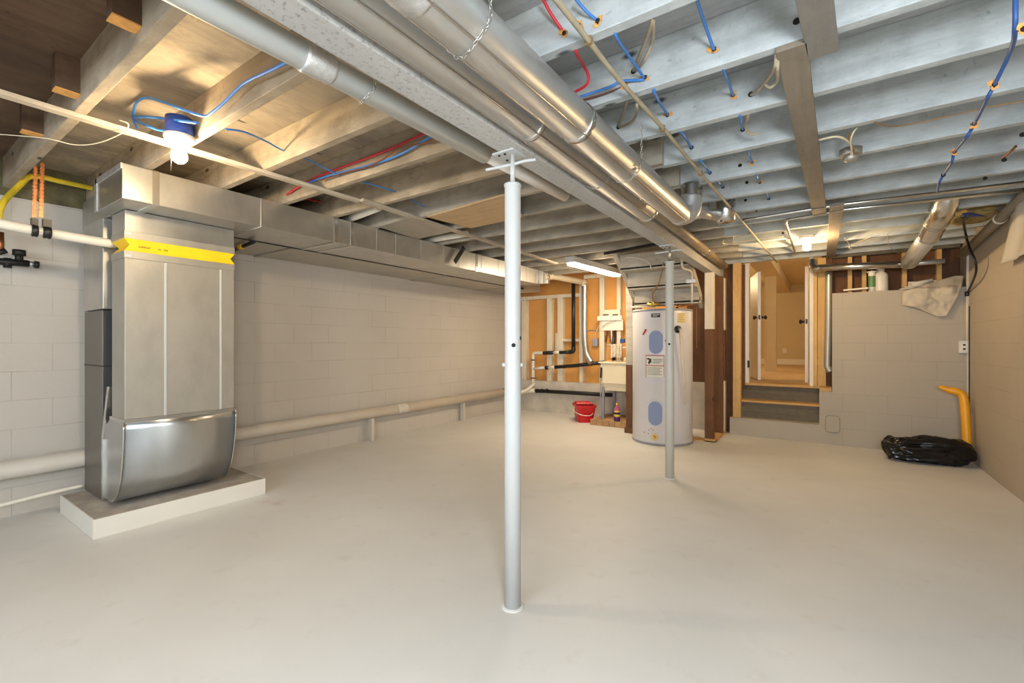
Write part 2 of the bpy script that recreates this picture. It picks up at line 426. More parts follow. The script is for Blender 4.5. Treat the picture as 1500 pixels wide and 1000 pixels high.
def steel_post(base, ztop, mat, label, sleeve=True, tilt=0.0):
    x, y = base
    t = thing('support_post', (x, y, 0), label, 'post')
    r = 0.0345
    zt = ztop - 0.135
    bm = B(); lathe(bm, (x, y, 0), [(r + .0015, 0), (r + .0015, 1.02), (r, 1.03), (r, zt - .012), (r + .003, zt - .01), (r + .003, zt)], 32); obj('tube', bm, mat, t)
    bm = B(); lathe(bm, (x, y, zt), [(0.0105, 0), (0.0105, ztop - .008 - zt)], 16); obj('screw', bm, 'white_enamel' if sleeve else 'steel', t)
    bm = B(); box(bm, x - .075, x + .035, y - .05, y + .05, ztop - .008, ztop)
    p = obj('top_plate', bm, 'white_enamel', t, bevel=.002)
    for dx, dy in ((-.05, -.03), (-.02, -.03), (-.05, .03)):
        bm = B(); lathe(bm, (x + dx, y + dy, ztop - .012), [(0.006, 0), (0.006, .004)], 8); obj('nail_head', bm, 'black_iron', p)
    h0 = V(x - .115, y - .04, ztop - .06); h1 = V(x + .105, y + .02, ztop - .045)
    bm = B(); tube(bm, smooth_path([h0, V(x, y, ztop - .048), V(x + .05, y + .012, ztop - .042), h1]), .0065, 10); obj('turning_bar', bm, 'white_enamel', t)
    fw = V(-x, -y, 0).normalized(); sd = V(-fw.y, fw.x, 0)
    for z, a in ((1.13, 0.1), (1.16, 1.35)):
        dv = fw * math.cos(a) + sd * math.sin(a) * (-1 if not sleeve else 1)
        bm = B(); lathe(bm, V(x, y, z) + dv * (r - .004), [(0.0, 0), (0.009, 0), (0.009, .0055), (0.007, .006), (0, .006)], 14, dv, cap=False); obj('pin_hole', bm, 'dark_hole', t)
    if sleeve:
        for s in (-1, 1):
            c = V(x, y, 1.045) + sd * s * (r - .003)
            bm = B(); lathe(bm, c, [(.009, 0), (.0095, .008), (.007, .013), (.0001, .015)], 12, sd * s); obj('locking_pin', bm, 'white_enamel', t)
    bm = B(); lathe(bm, (x, y, 0), [(r + .016, 0), (r + .012, .004), (r + .002, .007)], 24); obj('foot_ring', bm, 'floor_paint', t)
    return t
p1 = Z(751, 888, 0); p2 = Z(981, 700, 0)
steel_post((p1.x, p1.y), 1.96, 'white_enamel', 'white adjustable steel post in the foreground standing under the beam')
steel_post((p2.x, p2.y), 1.96, 'post_grey', 'greyish steel post further back, standing before the water heater', sleeve=False)

# ---------------------------------------------------------------- boards under the joists
def board(pn, pf, w, th, mat, label, name='strapping_board', z=JB):
    pn = Z(*pn, z - th); pf = Z(*pf, z - th)
    a = V(pn.x, pn.y, z - th / 2 - .001); c = V(pf.x, pf.y, z - th / 2 - .001)
    bm = B(); bar(bm, a, c, w, th)
    return tag(obj(name, bm, mat, bevel=.002), label, 'board')
board((1183, -60), (1206, 82), .088, .02, 'board_grey', 'short grey strapping board nailed under the joists at the top of the photo')
board((1159, 70), (1201, 316), .09, .02, 'board_brown', 'long brown grey strapping board under the joists, middle of the three wide ones')
board((1226, 301), (1217, 378), .088, .02, 'board_brown', 'farthest wide strapping board under the joists, reaching toward the doorway')
a = V(-2.70, 0.0, JB - .011)
bm = B(); bar(bm, V(-2.72, -.4, JB - .011), V(-2.69, 2.02, JB - .011), .045, .02)
tag(obj('furring_strip', bm, 'furring', bevel=.002), 'pale thin furring strip under the left joists running past the lit bulb', 'board')
bm = B(); bar(bm, V(-2.66, 2.0, JB - .011), V(-2.76, 5.0, JB - .011), .05, .02)
tag(obj('furring_strip', bm, 'furring', bevel=.002), 'tan furring strip under the left joists, from mid ceiling to the fluorescent lamp', 'board')

# panels closing joist bays at left
def panel(pts, mat, label, name, z=JB, th=.004):
    bm = B(); prism(bm, [Z(px, py, z - th) - V(0, 0, .001) for px, py in pts], (0, 0, th)); return tag(obj(name, bm, mat), label, 'panel')
panel([(626, 318), (742, 285), (766, 318), (690, 334)], 'tan_panel', 'tan wood sheet closing a joist bay behind the foreground post', 'plywood_sheet', JB - .0, .012)
panel([(556, 333), (604, 318), (668, 338), (612, 350)], 'galv_dull', 'sheet metal pan under a joist bay touching the rectangular duct', 'metal_sheet', JB - .0, .006)

# ---------------------------------------------------------------- round ducts
def round_duct(name, pts, r, label, mat='galv_round', joints=(), cat='duct', seam=True, seg=32):
    a, c = Vector(pts[0]), Vector(pts[-1]); d = (c - a).normalized()
    t = thing(name, tuple(a), label, cat)
    bm = B(); tube(bm, pts, r, seg); obj('pipe', bm, mat, t)
    if seam:
        for sx, sz in ((-.66, -.75), (.55, -.83)):
            s = V(sx, 0, sz) * (r + .001)
            bm = B(); tube(bm, [a + s, c + s], .0042, 6); obj('seam', bm, 'galv_bright', t)
    for f, kind in joints:
        q = a.lerp(c, f); bm = B()
        if kind == 'tape':
            n = 14; w = .10
            for i in range(1): lathe(bm, q - d * (w / 2), [(r + .001, 0), (r + .004, .01), (r + .002, .03), (r + .005, .05), (r + .002, .075), (r + .0035, .09), (r + .001, w)], 24, d)
            obj('foil_tape', bm, 'foil_tape', t)
        else:
            ring(bm, q, d, r, .03, 32, .005); obj('collar', bm, 'galv_bright', t)
    return t
d1a, d1b = V(-.956, -2.6, 2.018), V(-.956, 2.99, 2.018)
d2a, d2b = V(-.79, -2.6, 1.965), V(-.745, 2.95, 1.965)
fr = lambda a, c, y: (y - a.y) / (c.y - a.y)
yb1 = 1.52; yb2 = 1.53
round_duct('round_duct', [d1a, d1b], .07, 'round galvanized duct running tight against the right side of the beam', joints=[(fr(d1a, d1b, yb1), 'c'), (fr(d1a, d1b, 2.97), 'c')])
t2 = round_duct('round_duct', [d2a, d2b], .07, 'round galvanized duct beside the beam, outer one of the pair, ending in an elbow', joints=[(fr(d2a, d2b, yb2), 'c'), (fr(d2a, d2b, .69), 'tape')])
bm = B(); e0 = d2b; tube(bm, smooth_path([e0 - V(0, .005, 0), e0 + V(.0, .055, .002), e0 + V(.035, .10, .03), e0 + V(.05, .11, .12)]), .0705, 28); obj('elbow', bm, 'galv_round', t2)
bm = B()
c0 = d2b + V(.05, .11, .10)
for i in range(5): pass
prof = []
for i in range(9): prof += [(.066 + .004 * (i % 2), i * .0125)]
lathe(bm, c0, prof, 28); obj('flexible_collar', bm, 'galv_bright', t2)
# boot further right, fed by a branch
pb = Z(1063, 318, 2.08)
tb3 = thing('duct_boot', (pb.x, pb.y, JB), 'short shiny round duct boot hanging between joists, right of the elbow', 'duct')
bm = B(); lathe(bm, (pb.x, pb.y, 2.045), [(0, 0), (.062, 0), (.062, .045), (.066, .05), (.066, .10), (.066, .285)], 28); obj('boot', bm, 'galv_bright', tb3)
bm = B(); lathe(bm, (pb.x - .02, pb.y - .05, 2.04), [(.009, 0), (.009, .012)], 10); obj('end_cap', bm, 'black_iron', tb3)
bm = B(); tube(bm, [V(d2b.x + .0, d2b.y + .17, 2.03), V(pb.x - .05, pb.y - .01, 2.10)], .042, 20); obj('branch_pipe', bm, 'galv_round', tb3)
# smaller pipe that continues along the beam
s0, s1 = V(-.985, 3.08, 2.085), V(-.985, 6.05, 2.085)
plain('brown_pipe', rgb(156, 138, 112), .5, .2, .15, 6)
round_duct('round_pipe', [s0, s1], .042, 'narrow brownish pipe continuing along the beam beyond the ducts', 'brown_pipe', [(.62, 'c')], 'pipe', False)
# left of the beam
l0, l1 = V(-1.335, -2.6, 1.995), V(-1.262, 1.62, 1.998)
round_duct('vent_pipe', [l0, l1], .041, 'grey round vent pipe along the left side of the beam, taped near the camera', 'grey_pipe', [(fr(l0, l1, .80), 'tape')], 'pipe', False)
l2 = V(-1.24, 2.35, 2.0)
tag(tb('vent_pipe', [l1 + V(0, -.02, 0), l2], .031, 'pipe_paint', sm=False, seg=24), 'thinner tan end of the vent pipe, behind the foreground post head', 'pipe')

def chain(c, r, a0, a1, y, label, top=None):
    """links hung in an arc under a pipe (centre c, radius r)"""
    bm = B(); pts = []
    n = 40
    for i in range(n + 1):
        a = a0 + (a1 - a0) * i / n
        pts.append(V(c[0] + math.cos(a) * r, y + .01 * math.sin(i * .2), c[1] + math.sin(a) * r))
    pts.append(V(pts[-1].x + .004, y, JB))
    path = []
    for p, q in zip(pts, pts[1:]):
        m = max(1, int((q - p).length / .006))
        for j in range(m): path.append(p.lerp(q, j / m))
    acc = 0; last = path[0]; i = 0
    for p in path[1:]:
        if (p - last).length >= .013:
            d = (p - last).normalized(); sd = V(0, 1, 0) if i % 2 else d.cross(V(0, 1, 0)).normalized()
            mid = (p + last) / 2; lp = []
            for k in range(9):
                th = 2 * PI * k / 8; lp.append(mid + d * math.cos(th) * .010 + sd * math.sin(th) * .005)
            tube(bm, lp, .0016, 5, cap=False)
            last = p; i += 1
    return tag(obj('hanging_chain', bm, 'steel'), label, 'chain')
chain((-.7625, 1.965), .0745, PI * 1.12, PI * 2.1, .90, 'steel chain cradling the outer round duct at the top of the photo')
chain((-.752, 1.965), .0745, PI * 1.12, PI * 2.1, 2.03, 'steel chain cradling the outer round duct near its elbow end')
chain((-.962, 2.018), .0745, PI * 1.15, PI * 2.1, 2.18, 'steel chain cradling the round duct nearest the beam')
chain((-1.273, 1.996), .0455, PI * 1.0, PI * 2.05, .97, 'small steel chain holding up the grey pipe left of the beam')

# ---------------------------------------------------------------- rectangular ducts along the left wall
TB, TT = 1.949, 2.147
tr = thing('trunk_duct', (-3.47, .84, TB), 'long rectangular sheet metal duct hung above the return drop, nearest the room', 'duct')
xe = -3.70
def loc_y(px, x=-3.22): return X(px, 300, x).y
bm = B(); box(bm, xe, -3.22, .84, 5.25, TB, TT); obj('duct_body', bm, 'galv', tr, bevel=.003)
for px in (228, 383, 492, 516, 698):
    y = loc_y(px); w = .035 if px in (228, 492, 516, 698) else .012
    bm = B(); box(bm, xe, -3.215, y - w / 2, y + w / 2, TB - .004, TT + .001); obj('joint_cleat', bm, 'galv_bright' if px != 383 else 'galv', tr, bevel=.002)
for px in (552, 580, 617, 650, 672, 705, 730, 771):
    y = loc_y(px); bm = B(); box(bm, -3.2195, -3.2165, y - .003, y + .003, TB, TT); obj('crease', bm, 'galv_dull', tr)
bm = B(); box(bm, xe - .01, xe + .03, .834, .842, TB, TT); box(bm, xe, -3.22, .834, .842, TT - .03, TT); obj('end_flange', bm, 'foil_tape', tr)
# tapered end with round takeoff
bm = B()
hexa(bm, [V(xe, 5.25, TB), V(-3.22, 5.25, TB), V(-3.22, 5.25, TT), V(xe, 5.25, TT)], [V(xe, 5.75, TB + .06), V(-3.28, 5.75, TB + .06), V(-3.28, 5.75, TT), V(xe, 5.75, TT)])
obj('tapered_end', bm, 'galv', tr)
for y in (5.32, 5.45, 5.6):
    bm = B(); box(bm, xe, -3.215, y - .006, y + .006, TB - .004 + (y - 5.25) * .12, TT + .001); obj('joint_cleat', bm, 'galv_bright', tr)
# supply duct between it and the wall
sr = thing('supply_duct', (-4.05, .84, TB), 'flat rectangular sheet metal duct tucked between the front duct and left wall', 'duct')
bm = B(); box(bm, LW + .012, xe - .012, .92, 6.2, TB + .004, TT); obj('duct_body', bm, 'galv_dull', sr, bevel=.003)
for (px, py) in ((393, 372), (590, 412), (712, 424)):
    y = Z(px, py, TB).y
    bm = B(); box(bm, LW + .012, xe - .013, y - .025, y + .025, TB - .006, TB + .004); obj('joint_cleat', bm, 'galv_dull', sr)
    bm = B(); box(bm, xe - .07, xe - .013, y - .04, y + .06, TB - .012, TB + .003); obj('corner_clip', bm, 'galv_dull', sr)
bm = B(); box(bm, xe - .0115, xe - .0015, 1.5, 5.7, TB - .006, TB + .02); obj('gap_seam', bm, 'black_iron', sr)

# ---------------------------------------------------------------- furnace, return drop, platform
XF = -3.47
pl_y0, pl_y1 = .775, 1.755
bm = B(); box(bm, -4.22, -3.478, pl_y0 + .008, pl_y1 - .008, 0, .1145)
plat = thing('furnace_platform', (-3.85, 1.27, 0), 'low white edged concrete topped platform on the floor under the furnace', 'platform')
obj('pad', bm, 'concrete', plat)
bm = B(); box(bm, -3.478, -3.47, pl_y0, pl_y1, 0, .115); box(bm, -4.22, -3.478, pl_y0, pl_y0 + .008, 0, .115); box(bm, -4.22, -3.478, pl_y1 - .008, pl_y1, 0, .115); obj('border_board', bm, 'door_white', plat, bevel=.002)

fu = thing('furnace', (-4.07, 1.25, .115), 'dark grey furnace cabinet standing on the platform behind the return drop', 'furnace')
FZ = 1.36
bm = B(); box(bm, -4.255, -3.86, .905, 1.52, .115, FZ - .005); obj('cabinet', bm, 'furnace_grey', fu, bevel=.004)
bm = B(); box(bm, -3.86, -3.853, .912, 1.515, .12, FZ - .01); obj('front_panel', bm, 'furnace_dark', fu)
bm = B(); box(bm, -4.257, -3.852, .902, 1.522, .985, .991); obj('panel_joint', bm, 'black_iron', fu)
bm = B(); box(bm, -4.25, -3.82, .90, 1.50, FZ, TB - .001); obj('plenum', bm, 'galv', fu, bevel=.003)

rd = thing('return_air_drop', (-3.58, 1.21, .12), 'tall sheet metal return air drop with yellow flexible collar and curved boot', 'duct')
y0, y1 = .918, 1.532; xb = -3.71
zc1 = 1.775; zc0 = 1.70       # flexible collar
zbt = .665                     # top of the boot
bm = B(); box(bm, xb, XF, y0, y1, zc1 + .04, TB - .003); obj('upper_duct', bm, 'galv', rd, bevel=.002)
bm = B(); box(bm, xb - .004, XF + .004, y0 - .004, y1 + .004, zc1, zc1 + .045); obj('collar_band', bm, 'galv_dull', rd, bevel=.002)
bm = B(); box(bm, xb - .004, XF + .004, y0 - .004, y1 + .004, zc0 - .045, zc0); obj('collar_band', bm, 'galv_dull', rd, bevel=.002)
# folded fabric connector: pinched V at the corners
bm = B()
ringz = [zc0, (zc0 + zc1) / 2, zc1]; inset = [0.0, .028, 0.0]
rr = []
for z, i in zip(ringz, inset):
    rr.append([bm.verts.new((x, y, z)) for x, y in ((xb + i, y0 + i), (XF + .004 - i * .2, y0 - .004 + i), (XF + .004 - i * .2, y1 + .004 - i), (xb + i, y1 - i))])
for a, c in zip(rr, rr[1:]):
    for k in range(4): bm.faces.new((a[k], a[(k + 1) % 4], c[(k + 1) % 4], c[k]))
obj('fabric_collar', bm, 'yellow_canvas', rd)
bm = B()
random.seed(3)
for grp, n in ((.985, 13), (1.085, 4), (1.115, 5)):
    for i in range(n):
        yy = grp + i * .0045
        box(bm, XF - .003, XF + .0015, yy, yy + .0025, 1.727, 1.727 + random.choice((.008, .012, .009)))
obj('collar_print', bm, 'yellow_print', rd)
bm = B(); box(bm, xb, XF, y0, y1, zbt, zc0 - .045); obj('main_duct', bm, 'galv_dull', rd, bevel=.002)
for px in (242, 323):
    yy = X(px, 500, XF).y
    bm = B(); box(bm, XF, XF + .004, yy - .006, yy + .006, zbt + .006, zc0 - .05); obj('rib', bm, 'white_enamel', rd, bevel=.001, label='pale raised standing seam')
for z in (zc0 - .03, zc1 + .03):
    bm = B(); box(bm, XF + .003, XF + .007, y0 - .003, y0 + .03, z - .008, z + .008); obj('corner_clip', bm, 'white_enamel', rd)
# curved boot: quarter sweep down and back to the furnace
bm = B(); prof = []
for i in range(15):
    a = (PI / 2) * i / 14
    prof.append(V(xb - .02 + (XF - xb + .03) * math.cos(a) ** .8, 0, zbt - (zbt - .135) * math.sin(a) ** 1.0))
lay = []
for yy in (y0 - .006, y1 + .006):
    lay.append([bm.verts.new((p.x, yy, p.z)) for p in prof] + [bm.verts.new((xb - .14, yy, .135)), bm.verts.new((xb - .14, yy, zbt - .08)), bm.verts.new((xb, yy, zbt))])
n = len(lay[0])
for i in range(n):
    j = (i + 1) % n; f = bm.faces.new((lay[0][i], lay[0][j], lay[1][j], lay[1][i])); f.smooth = i < 13
bm.faces.new(lay[0][::-1]); bm.faces.new(lay[1])
bo = obj('boot', bm, 'boot_metal', rd)
for yy in (y0 - .008, y1 + .008):
    bm = B(); tube(bm, [V(p.x + .002, yy, p.z) for p in prof], .004, 6); obj('boot_hem', bm, 'galv_bright', bo)
bm = B(); box(bm, xb - .01, XF + .012, y0 - .01, y1 + .01, zbt - .012, zbt + .012); obj('boot_flange', bm, 'galv_bright', rd, bevel=.002)
# filter frame seen at the left of the boot
bm = B(); box(bm, xb - .138, xb - .11, y0 - .02, y0 + .1, .125, .52); hexa(bm, [V(xb - .138, y0 - .02, .52), V(xb - .11, y0 - .02, .52), V(xb - .11, y0 + .1, .52), V(xb - .138, y0 + .1, .52)], [V(xb - .055, y0 - .012, .86), V(xb - .025, y0 - .012, .86), V(xb - .025, y0 + .08, .86), V(xb - .055, y0 + .08, .86)])
obj('filter_frame', bm, 'galv_bright', rd, bevel=.002)

# ---------------------------------------------------------------- pipes on the left wall
sp = thing('drain_pipe', (-4.325, 3.0, .3), 'thick painted drain pipe running low along the left block wall', 'pipe')
xp = -4.325; zp = .32
y_end = X(738, 577, xp).y
bm = B(); tube(bm, [V(xp, -2.6, zp), V(xp, y_end, zp)], .058, 24); obj('pipe', bm, 'pipe_paint', sp)
for px in (588, 512):
    yj = X(px, 600, xp).y
    if px == 588:
        bm = B(); ring(bm, V(xp, yj, zp), (0, 1, 0), .058, .16, 24, .006); obj('coupling', bm, 'pipe_paint', sp)
bm = B(); ring(bm, V(xp, y_end, zp), (0, 1, 0), .058, .03, 24, .006); obj('end_clamp', bm, 'black_iron', sp)
for px in (544, 678):
    yj = X(px, 620, xp).y
    bm = B(); box(bm, xp - .03, xp + .03, yj - .02, yj + .02, 0, zp - .056); obj('support_block', bm, 'pipe_paint', sp, bevel=.002)
cp = [X(-30, 748, -4.2), X(60, 725, -4.2), X(122, 711, -4.2)]
cd = tag(tb('condensate_pipe', [V(p.x, p.y, max(p.z, .02)) for p in cp], .013, 'pvc_white', seg=12), 'thin white pipe lying along the floor to the left of the furnace', 'pipe')
# white plastic pipe coming in from the left with its hanger
vp = thing('vent_pipe', (-3.75, .5, 1.77), 'white plastic pipe entering from the left and meeting the return drop', 'pipe')
q0 = X(-60, 315, -3.74); q1 = X(60, 339, -3.74); q2 = X(163, 357, -3.74)
bm = B(); tube(bm, smooth_path([q0, q1, q2 + V(0, .02, 0)]), .028, 20); obj('pipe', bm, 'pvc_white', vp)
for dpx in (0, ):
    a = X(58, 339, -3.73)
    bm = B(); ring(bm, a + V(0, -.02, 0), (0, 1, 0), .028, .028, 20, .008); obj('pipe_clamp', bm, 'black_plastic', vp)
    bm = B(); ring(bm, a + V(0, .03, 0), (0, 1, 0), .028, .036, 20, .009); obj('pipe_clamp', bm, 'black_plastic', vp)
    bm = B(); box(bm, a.x - .02, a.x + .02, a.y - .035, a.y - .008, a.z + .03, a.z + .07); box(bm, a.x - .02, a.x + .02, a.y + .012, a.y + .048, a.z + .03, a.z + .075); obj('clamp_bracket', bm, 'black_plastic', vp)
hs = thing('strap_hanger', tuple(X(58, 300, -3.73)), 'pair of perforated copper straps hanging from the dark joist over the white pipe', 'hanger')
for px, top in ((50, 243), (60, 238)):
    a = X(px, 318, -3.73); c = X(px + 2, top, -3.73)
    bm = B(); tw = 14
    for i in range(tw):
        f0 = i / tw; f1 = (i + .72) / tw
        bar(bm, a.lerp(c, f0), a.lerp(c, f1), .018, .004, (1, 0, 0)); bar(bm, a.lerp(c, f1), a.lerp(c, (i + 1) / tw), .008, .003, (1, 0, 0))
    obj('strap', bm, 'copper', hs)
tag(tb('gas_hose', [X(-2, 330, -4.0), X(3, 300, -4.0), X(28, 272, -4.1), X(48, 258, -4.15), X(90, 266, -4.2), X(150, 279, -4.25), X(200, 290, -4.3)], .016, 'yellow_hose', seg=14), 'yellow coated gas hose looping along the top of the left wall', 'hose')
# valve manifold on the wall
vm = thing('valve_manifold', tuple(X(25, 380, -4.3)), 'dark brass valve manifold on the left wall below the white pipe', 'valve')
xm = -4.28
bm = B(); tube(bm, [X(-10, 382, xm), X(42, 386, xm)], .022, 14); obj('body', bm, 'black_iron', vm)
bm = B(); tube(bm, [X(28, 384, xm), X(28, 370, xm)], .02, 14); obj('stem', bm, 'black_iron', vm)
bm = B(); tube(bm, [X(28, 374, xm), X(28, 366, xm)], .032, 14); obj('cap', bm, 'black_iron', vm)
bm = B(); tube(bm, [X(42, 386, xm), X(50, 387, xm)], .018, 14); obj('reducer', bm, 'steel', vm)
bm = B(); tube(bm, [X(50, 387, xm), X(57, 388, xm)], .024, 14); obj('outlet', bm, 'black_iron', vm)
bm = B(); tube(bm, [X(11, 378, xm), X(11, 392, xm)], .02, 12); obj('drain_cock', bm, 'black_iron', vm)
bm = B(); tube(bm, [X(1, 340, xm), X(1, 372, xm)], .016, 14); obj('copper_stub', bm, 'copper', vm)
bm = B(); tube(bm, [X(1, 366, xm), X(6, 372, xm)], .022, 12); obj('fitting', bm, 'black_iron', vm)

gv = thing('gas_valve', tuple(Z(352, 357, 1.93)), 'small yellow handled gas valve under the ducts right of the return drop', 'valve')
g0, g1 = Z(338, 368, 1.925), Z(372, 354, 1.925)
bm = B(); tube(bm, [g0, g1], .014, 12); obj('pipe', bm, 'black_iron', gv)
gm = g0.lerp(g1, .5); gd = (g1 - g0).normalized()
bm = B(); bar(bm, gm - gd * .05 + V(0, 0, .0), gm + gd * .03, .04, .03); obj('handle', bm, 'yellow_canvas', gv, bevel=.004)

# ---------------------------------------------------------------- lamps
def bulb_fixture(c, zb, label, glow, blue, pull):
    t = thing('ceiling_lamp', (c.x, c.y, JB), label, 'lamp')
    top = JB - .0
    if blue:
        bm = B(); lathe(bm, (c.x, c.y, JB - .02), [(.056, 0), (.058, .015), (.056, .085)], 24); obj('junction_box', bm, 'box_blue', t, label='blue plastic junction box')
        top = JB - .02
    else:
        bm = B(); lathe(bm, (c.x, c.y, JB - .012), [(.055, 0), (.055, .012)], 24); obj('base_plate', bm, 'porcelain', t); top = JB - .012
    bm = B(); lathe(bm, (c.x, c.y, top - .03), [(.02, -.012), (.026, -.002), (.058, .010), (.064, .018), (.064, .03)], 28); obj('lampholder', bm, 'porcelain', t)
    zb2 = top - .03
    prof = [(.0005, -.099)]
    for i in range(1, 9):
        a = -PI / 2 + PI * .78 * i / 8; prof.append((.033 * math.cos(a), -.066 + .033 * math.sin(a)))
    bm = B(); lathe(bm, (c.x, c.y, zb2), prof, 20); obj('bulb', bm, glow, t)
    bm = B(); lathe(bm, (c.x, c.y, zb2), [(.017, -.042), (.019, -.034), (.019, -.008)], 18); obj('socket', bm, 'porcelain', t)
    if pull:
        bm = B(); tube(bm, [V(c.x - .012, c.y - .028, zb2 + .01), V(c.x - .012, c.y - .03, zb2 - .14)], .0016, 6); obj('pull_chain', bm, 'steel', t)
    return t
cb = Z(267, 212, 2.11)
bulb_fixture(V(-2.54, .878, 0), 0, 'lit bare bulb on a blue ceiling box above the furnace, with pull chain', 'bulb_glow', True, True)
cr = Z(1182, 350, 2.12)
bulb_fixture(V(cr.x, cr.y, 0), 0, 'lit bare bulb on the right ceiling in front of the doorway', 'bulb_glow_far', False, False)
rear = V(-1.9, -1.3, 0)
# fluorescent
fl = thing('fluorescent_lamp', (-2.39, 5.38, 2.1), 'long lit fluorescent ceiling lamp above the laundry sink', 'lamp')
fa, fb = V(-2.43, 4.72, 2.1145), V(-2.33, 5.98, 2.1145)
bm = B(); bar(bm, fa, fb, .13, .07); obj('housing', bm, 'white_enamel', fl, bevel=.004)
bm = B(); bar(bm, fa + V(0.002, .03, -.048), fb + V(-.002, -.03, -.048), .10, .026); obj('diffuser', bm, 'tube_glow', fl, bevel=.008)

# ---------------------------------------------------------------- cables and wires overhead
def jy(k): return JY[k + 3] - .002       # near face of the k-th right joist (k = 0 is the first in view)
def cable(name, pts, r, mat, label, cat='cable', sm=True, seg=8, parent=None, up=False):
    if up: pts = [V(pts[0].x, pts[0].y - .004, JB + .11), V(pts[0].x, pts[0].y, JB + .05)] + list(pts)
    return tag(tb(name, pts, r, mat, sm=sm, seg=seg), label, cat)
def hole(parent, px, py, y, r=.012, splinter=False, seedv=0):
    c = Y(px, py, y)
    bm = B(); lathe(bm, c, [(0, -.001), (r, -.001), (r * .96, .001), (0, .001)], 12, (0, -1, 0), cap=False); obj('cable_hole', bm, 'dark_hole', parent)
    if splinter:
        random.seed(seedv + int(px)); bm = B(); n = 22; ring_ = []; ph = random.uniform(0, 6.28)
        for i in range(n):
            a = 2 * PI * i / n
            lobe = max(0, math.cos(a - ph)) ** 2 * 1.3 + max(0, math.cos(a - ph - 2.6)) ** 3 * 1.0
            rr = r * (.62 + lobe * random.uniform(.6, 1.15) + random.uniform(-.1, .2))
            ring_.append(bm.verts.new(c + V(math.cos(a) * rr * 1.3, -.0012 - .003 * random.random(), math.sin(a) * rr * .95)))
        ctr = bm.verts.new(c + V(0, -.0005, 0)); 
        for i in range(n): bm.faces.new((ctr, ring_[i], ring_[(i + 1) % n]))
        obj('torn_wood', bm, 'splinter', parent, label='bare orange torn wood around a cable hole')
        bm = B(); lathe(bm, c + V(0, -.004, 0), [(0, -.001), (r * .7, -.001), (r * .66, .001), (0, .001)], 12, (0, -1, 0), cap=False); obj('cable_hole', bm, 'dark_hole', parent)
def J(k): return JR[k + 3]
# holes on right joists: (px, py, joist, splintered)
for px, py, k, s in ((827, 49, 0, True), (876, 31, 0, True), (848, 38, 0, True), (945, 114, 1, True), (916, 124, 1, True), (1046, 73, 1, True), (928, 104, 1, False), (1167, 31, 1, False),
                     (978, 168, 2, True), (1074, 140, 2, True), (1100, 138, 2, False), (906, 186, 2, False), (1457, 124, 2, True), (1500, 43, 1, True),
                     (1013, 216, 3, False), (1088, 190, 3, False), (1427, 182, 3, True), (1040, 253, 4, False), (1102, 238, 4, True), (1084, 242, 4, False), (1398, 223, 4, True), (1498, 197, 4, False),
                     (1059, 274, 5, False), (1113, 267, 5, True), (1094, 267, 5, False), (1382, 256, 5, False), (1471, 234, 5, False),
                     (1074, 295, 6, False), (1126, 291, 6, False), (1092, 293, 6, False), (1443, 261, 6, False), (1108, 308, 7, False), (1119, 324, 8, False), (1147, 341, 9, False), (1093, 355, 10, False), (1150, 350, 10, False), (1070, 358, 10, False)):
    hole(J(k), px, py, jy(k), .0115 if k < 4 else .011, s)
cable('electrical_cable', [Y(795, -2, 1.30), Y(808, 22, 1.33), Y(827, 49, jy(0) + .01)], .0055, 'cable_red', 'red cable dropping into the nearest right joist at the top of the photo')
cable('electrical_cable', [Y(844, 76, jy(0) + .05), Y(854, 95, 1.55), Y(862, 112, 1.6), Y(857, 126, 1.62), Y(830, 140, 1.66)], .0055, 'cable_red', 'red cable bending back toward the ducts behind the first right joist', up=True)
cable('electrical_cable', [Y(843, -2, 1.3), Y(858, 16, 1.33), Y(876, 31, jy(0) + .01)], .005, 'cable_blue', 'blue cable entering the first right joist at its splintered hole')
cable('electrical_cable', [Y(902, 52, jy(0) + .05), Y(922, 83, 1.6), Y(943, 114, jy(1) - .004), Y(938, 117, jy(1) - .01), Y(909, 119, jy(1) - .02), Y(894, 127, jy(1) - .03), Y(846, 143, jy(1) - .05)], .0055, 'cable_blue', 'blue cable turning sharply at the second right joist back to the ducts', up=True)
cable('electrical_cable', [Y(917, 124, jy(1) + .01), Y(890, 136, jy(1) - .01), Y(852, 147, jy(1) - .02)], .0035, 'cable_brown', 'thin brown cable running below the bent blue cable')
P_ = [Y(959, 136, jy(1) + .045), Y(978, 168, jy(2)), Y(998, 193, jy(2) + .05), Y(1013, 216, jy(3)), Y(1028, 237, jy(3) + .05), Y(1040, 253, jy(4)), Y(1052, 266, jy(4) + .05), Y(1059, 274, jy(5)), Y(1068, 287, jy(5) + .05), Y(1074, 295, jy(6) + .01)]
cable('electrical_cable', P_, .006, 'cable_blue', 'blue cable threaded through the right joists beside the thin brown rod', up=True)
Q_ = [Y(1019, -8, jy(0) + .04), Y(1030, 28, 1.6), Y(1046, 73, jy(1)), Y(1060, 103, jy(1) + .05), Y(1074, 140, jy(2)), Y(1085, 173, jy(2) + .05), Y(1088, 190, jy(3)), Y(1095, 219, jy(3) + .05), Y(1102, 238, jy(4)), Y(1108, 256, jy(4) + .05), Y(1113, 267, jy(5)), Y(1122, 281, jy(5) + .05), Y(1126, 291, jy(6) + .01)]
cable('electrical_cable', Q_, .0055, 'cable_blue', 'blue cable threaded through the right joists just left of the wide boards', up=True)
R_ = [Y(1487, 40, jy(1) + .05), Y(1480, 75, 2.05), Y(1457, 124, jy(2)), Y(1445, 146, jy(2) + .05), Y(1427, 182, jy(3)), Y(1415, 202, jy(3) + .05), Y(1398, 223, jy(4)), Y(1394, 238, jy(4) + .05), Y(1382, 256, jy(5)), Y(1376, 268, jy(5) + .05), Y(1373, 282, jy(6) + .01)]
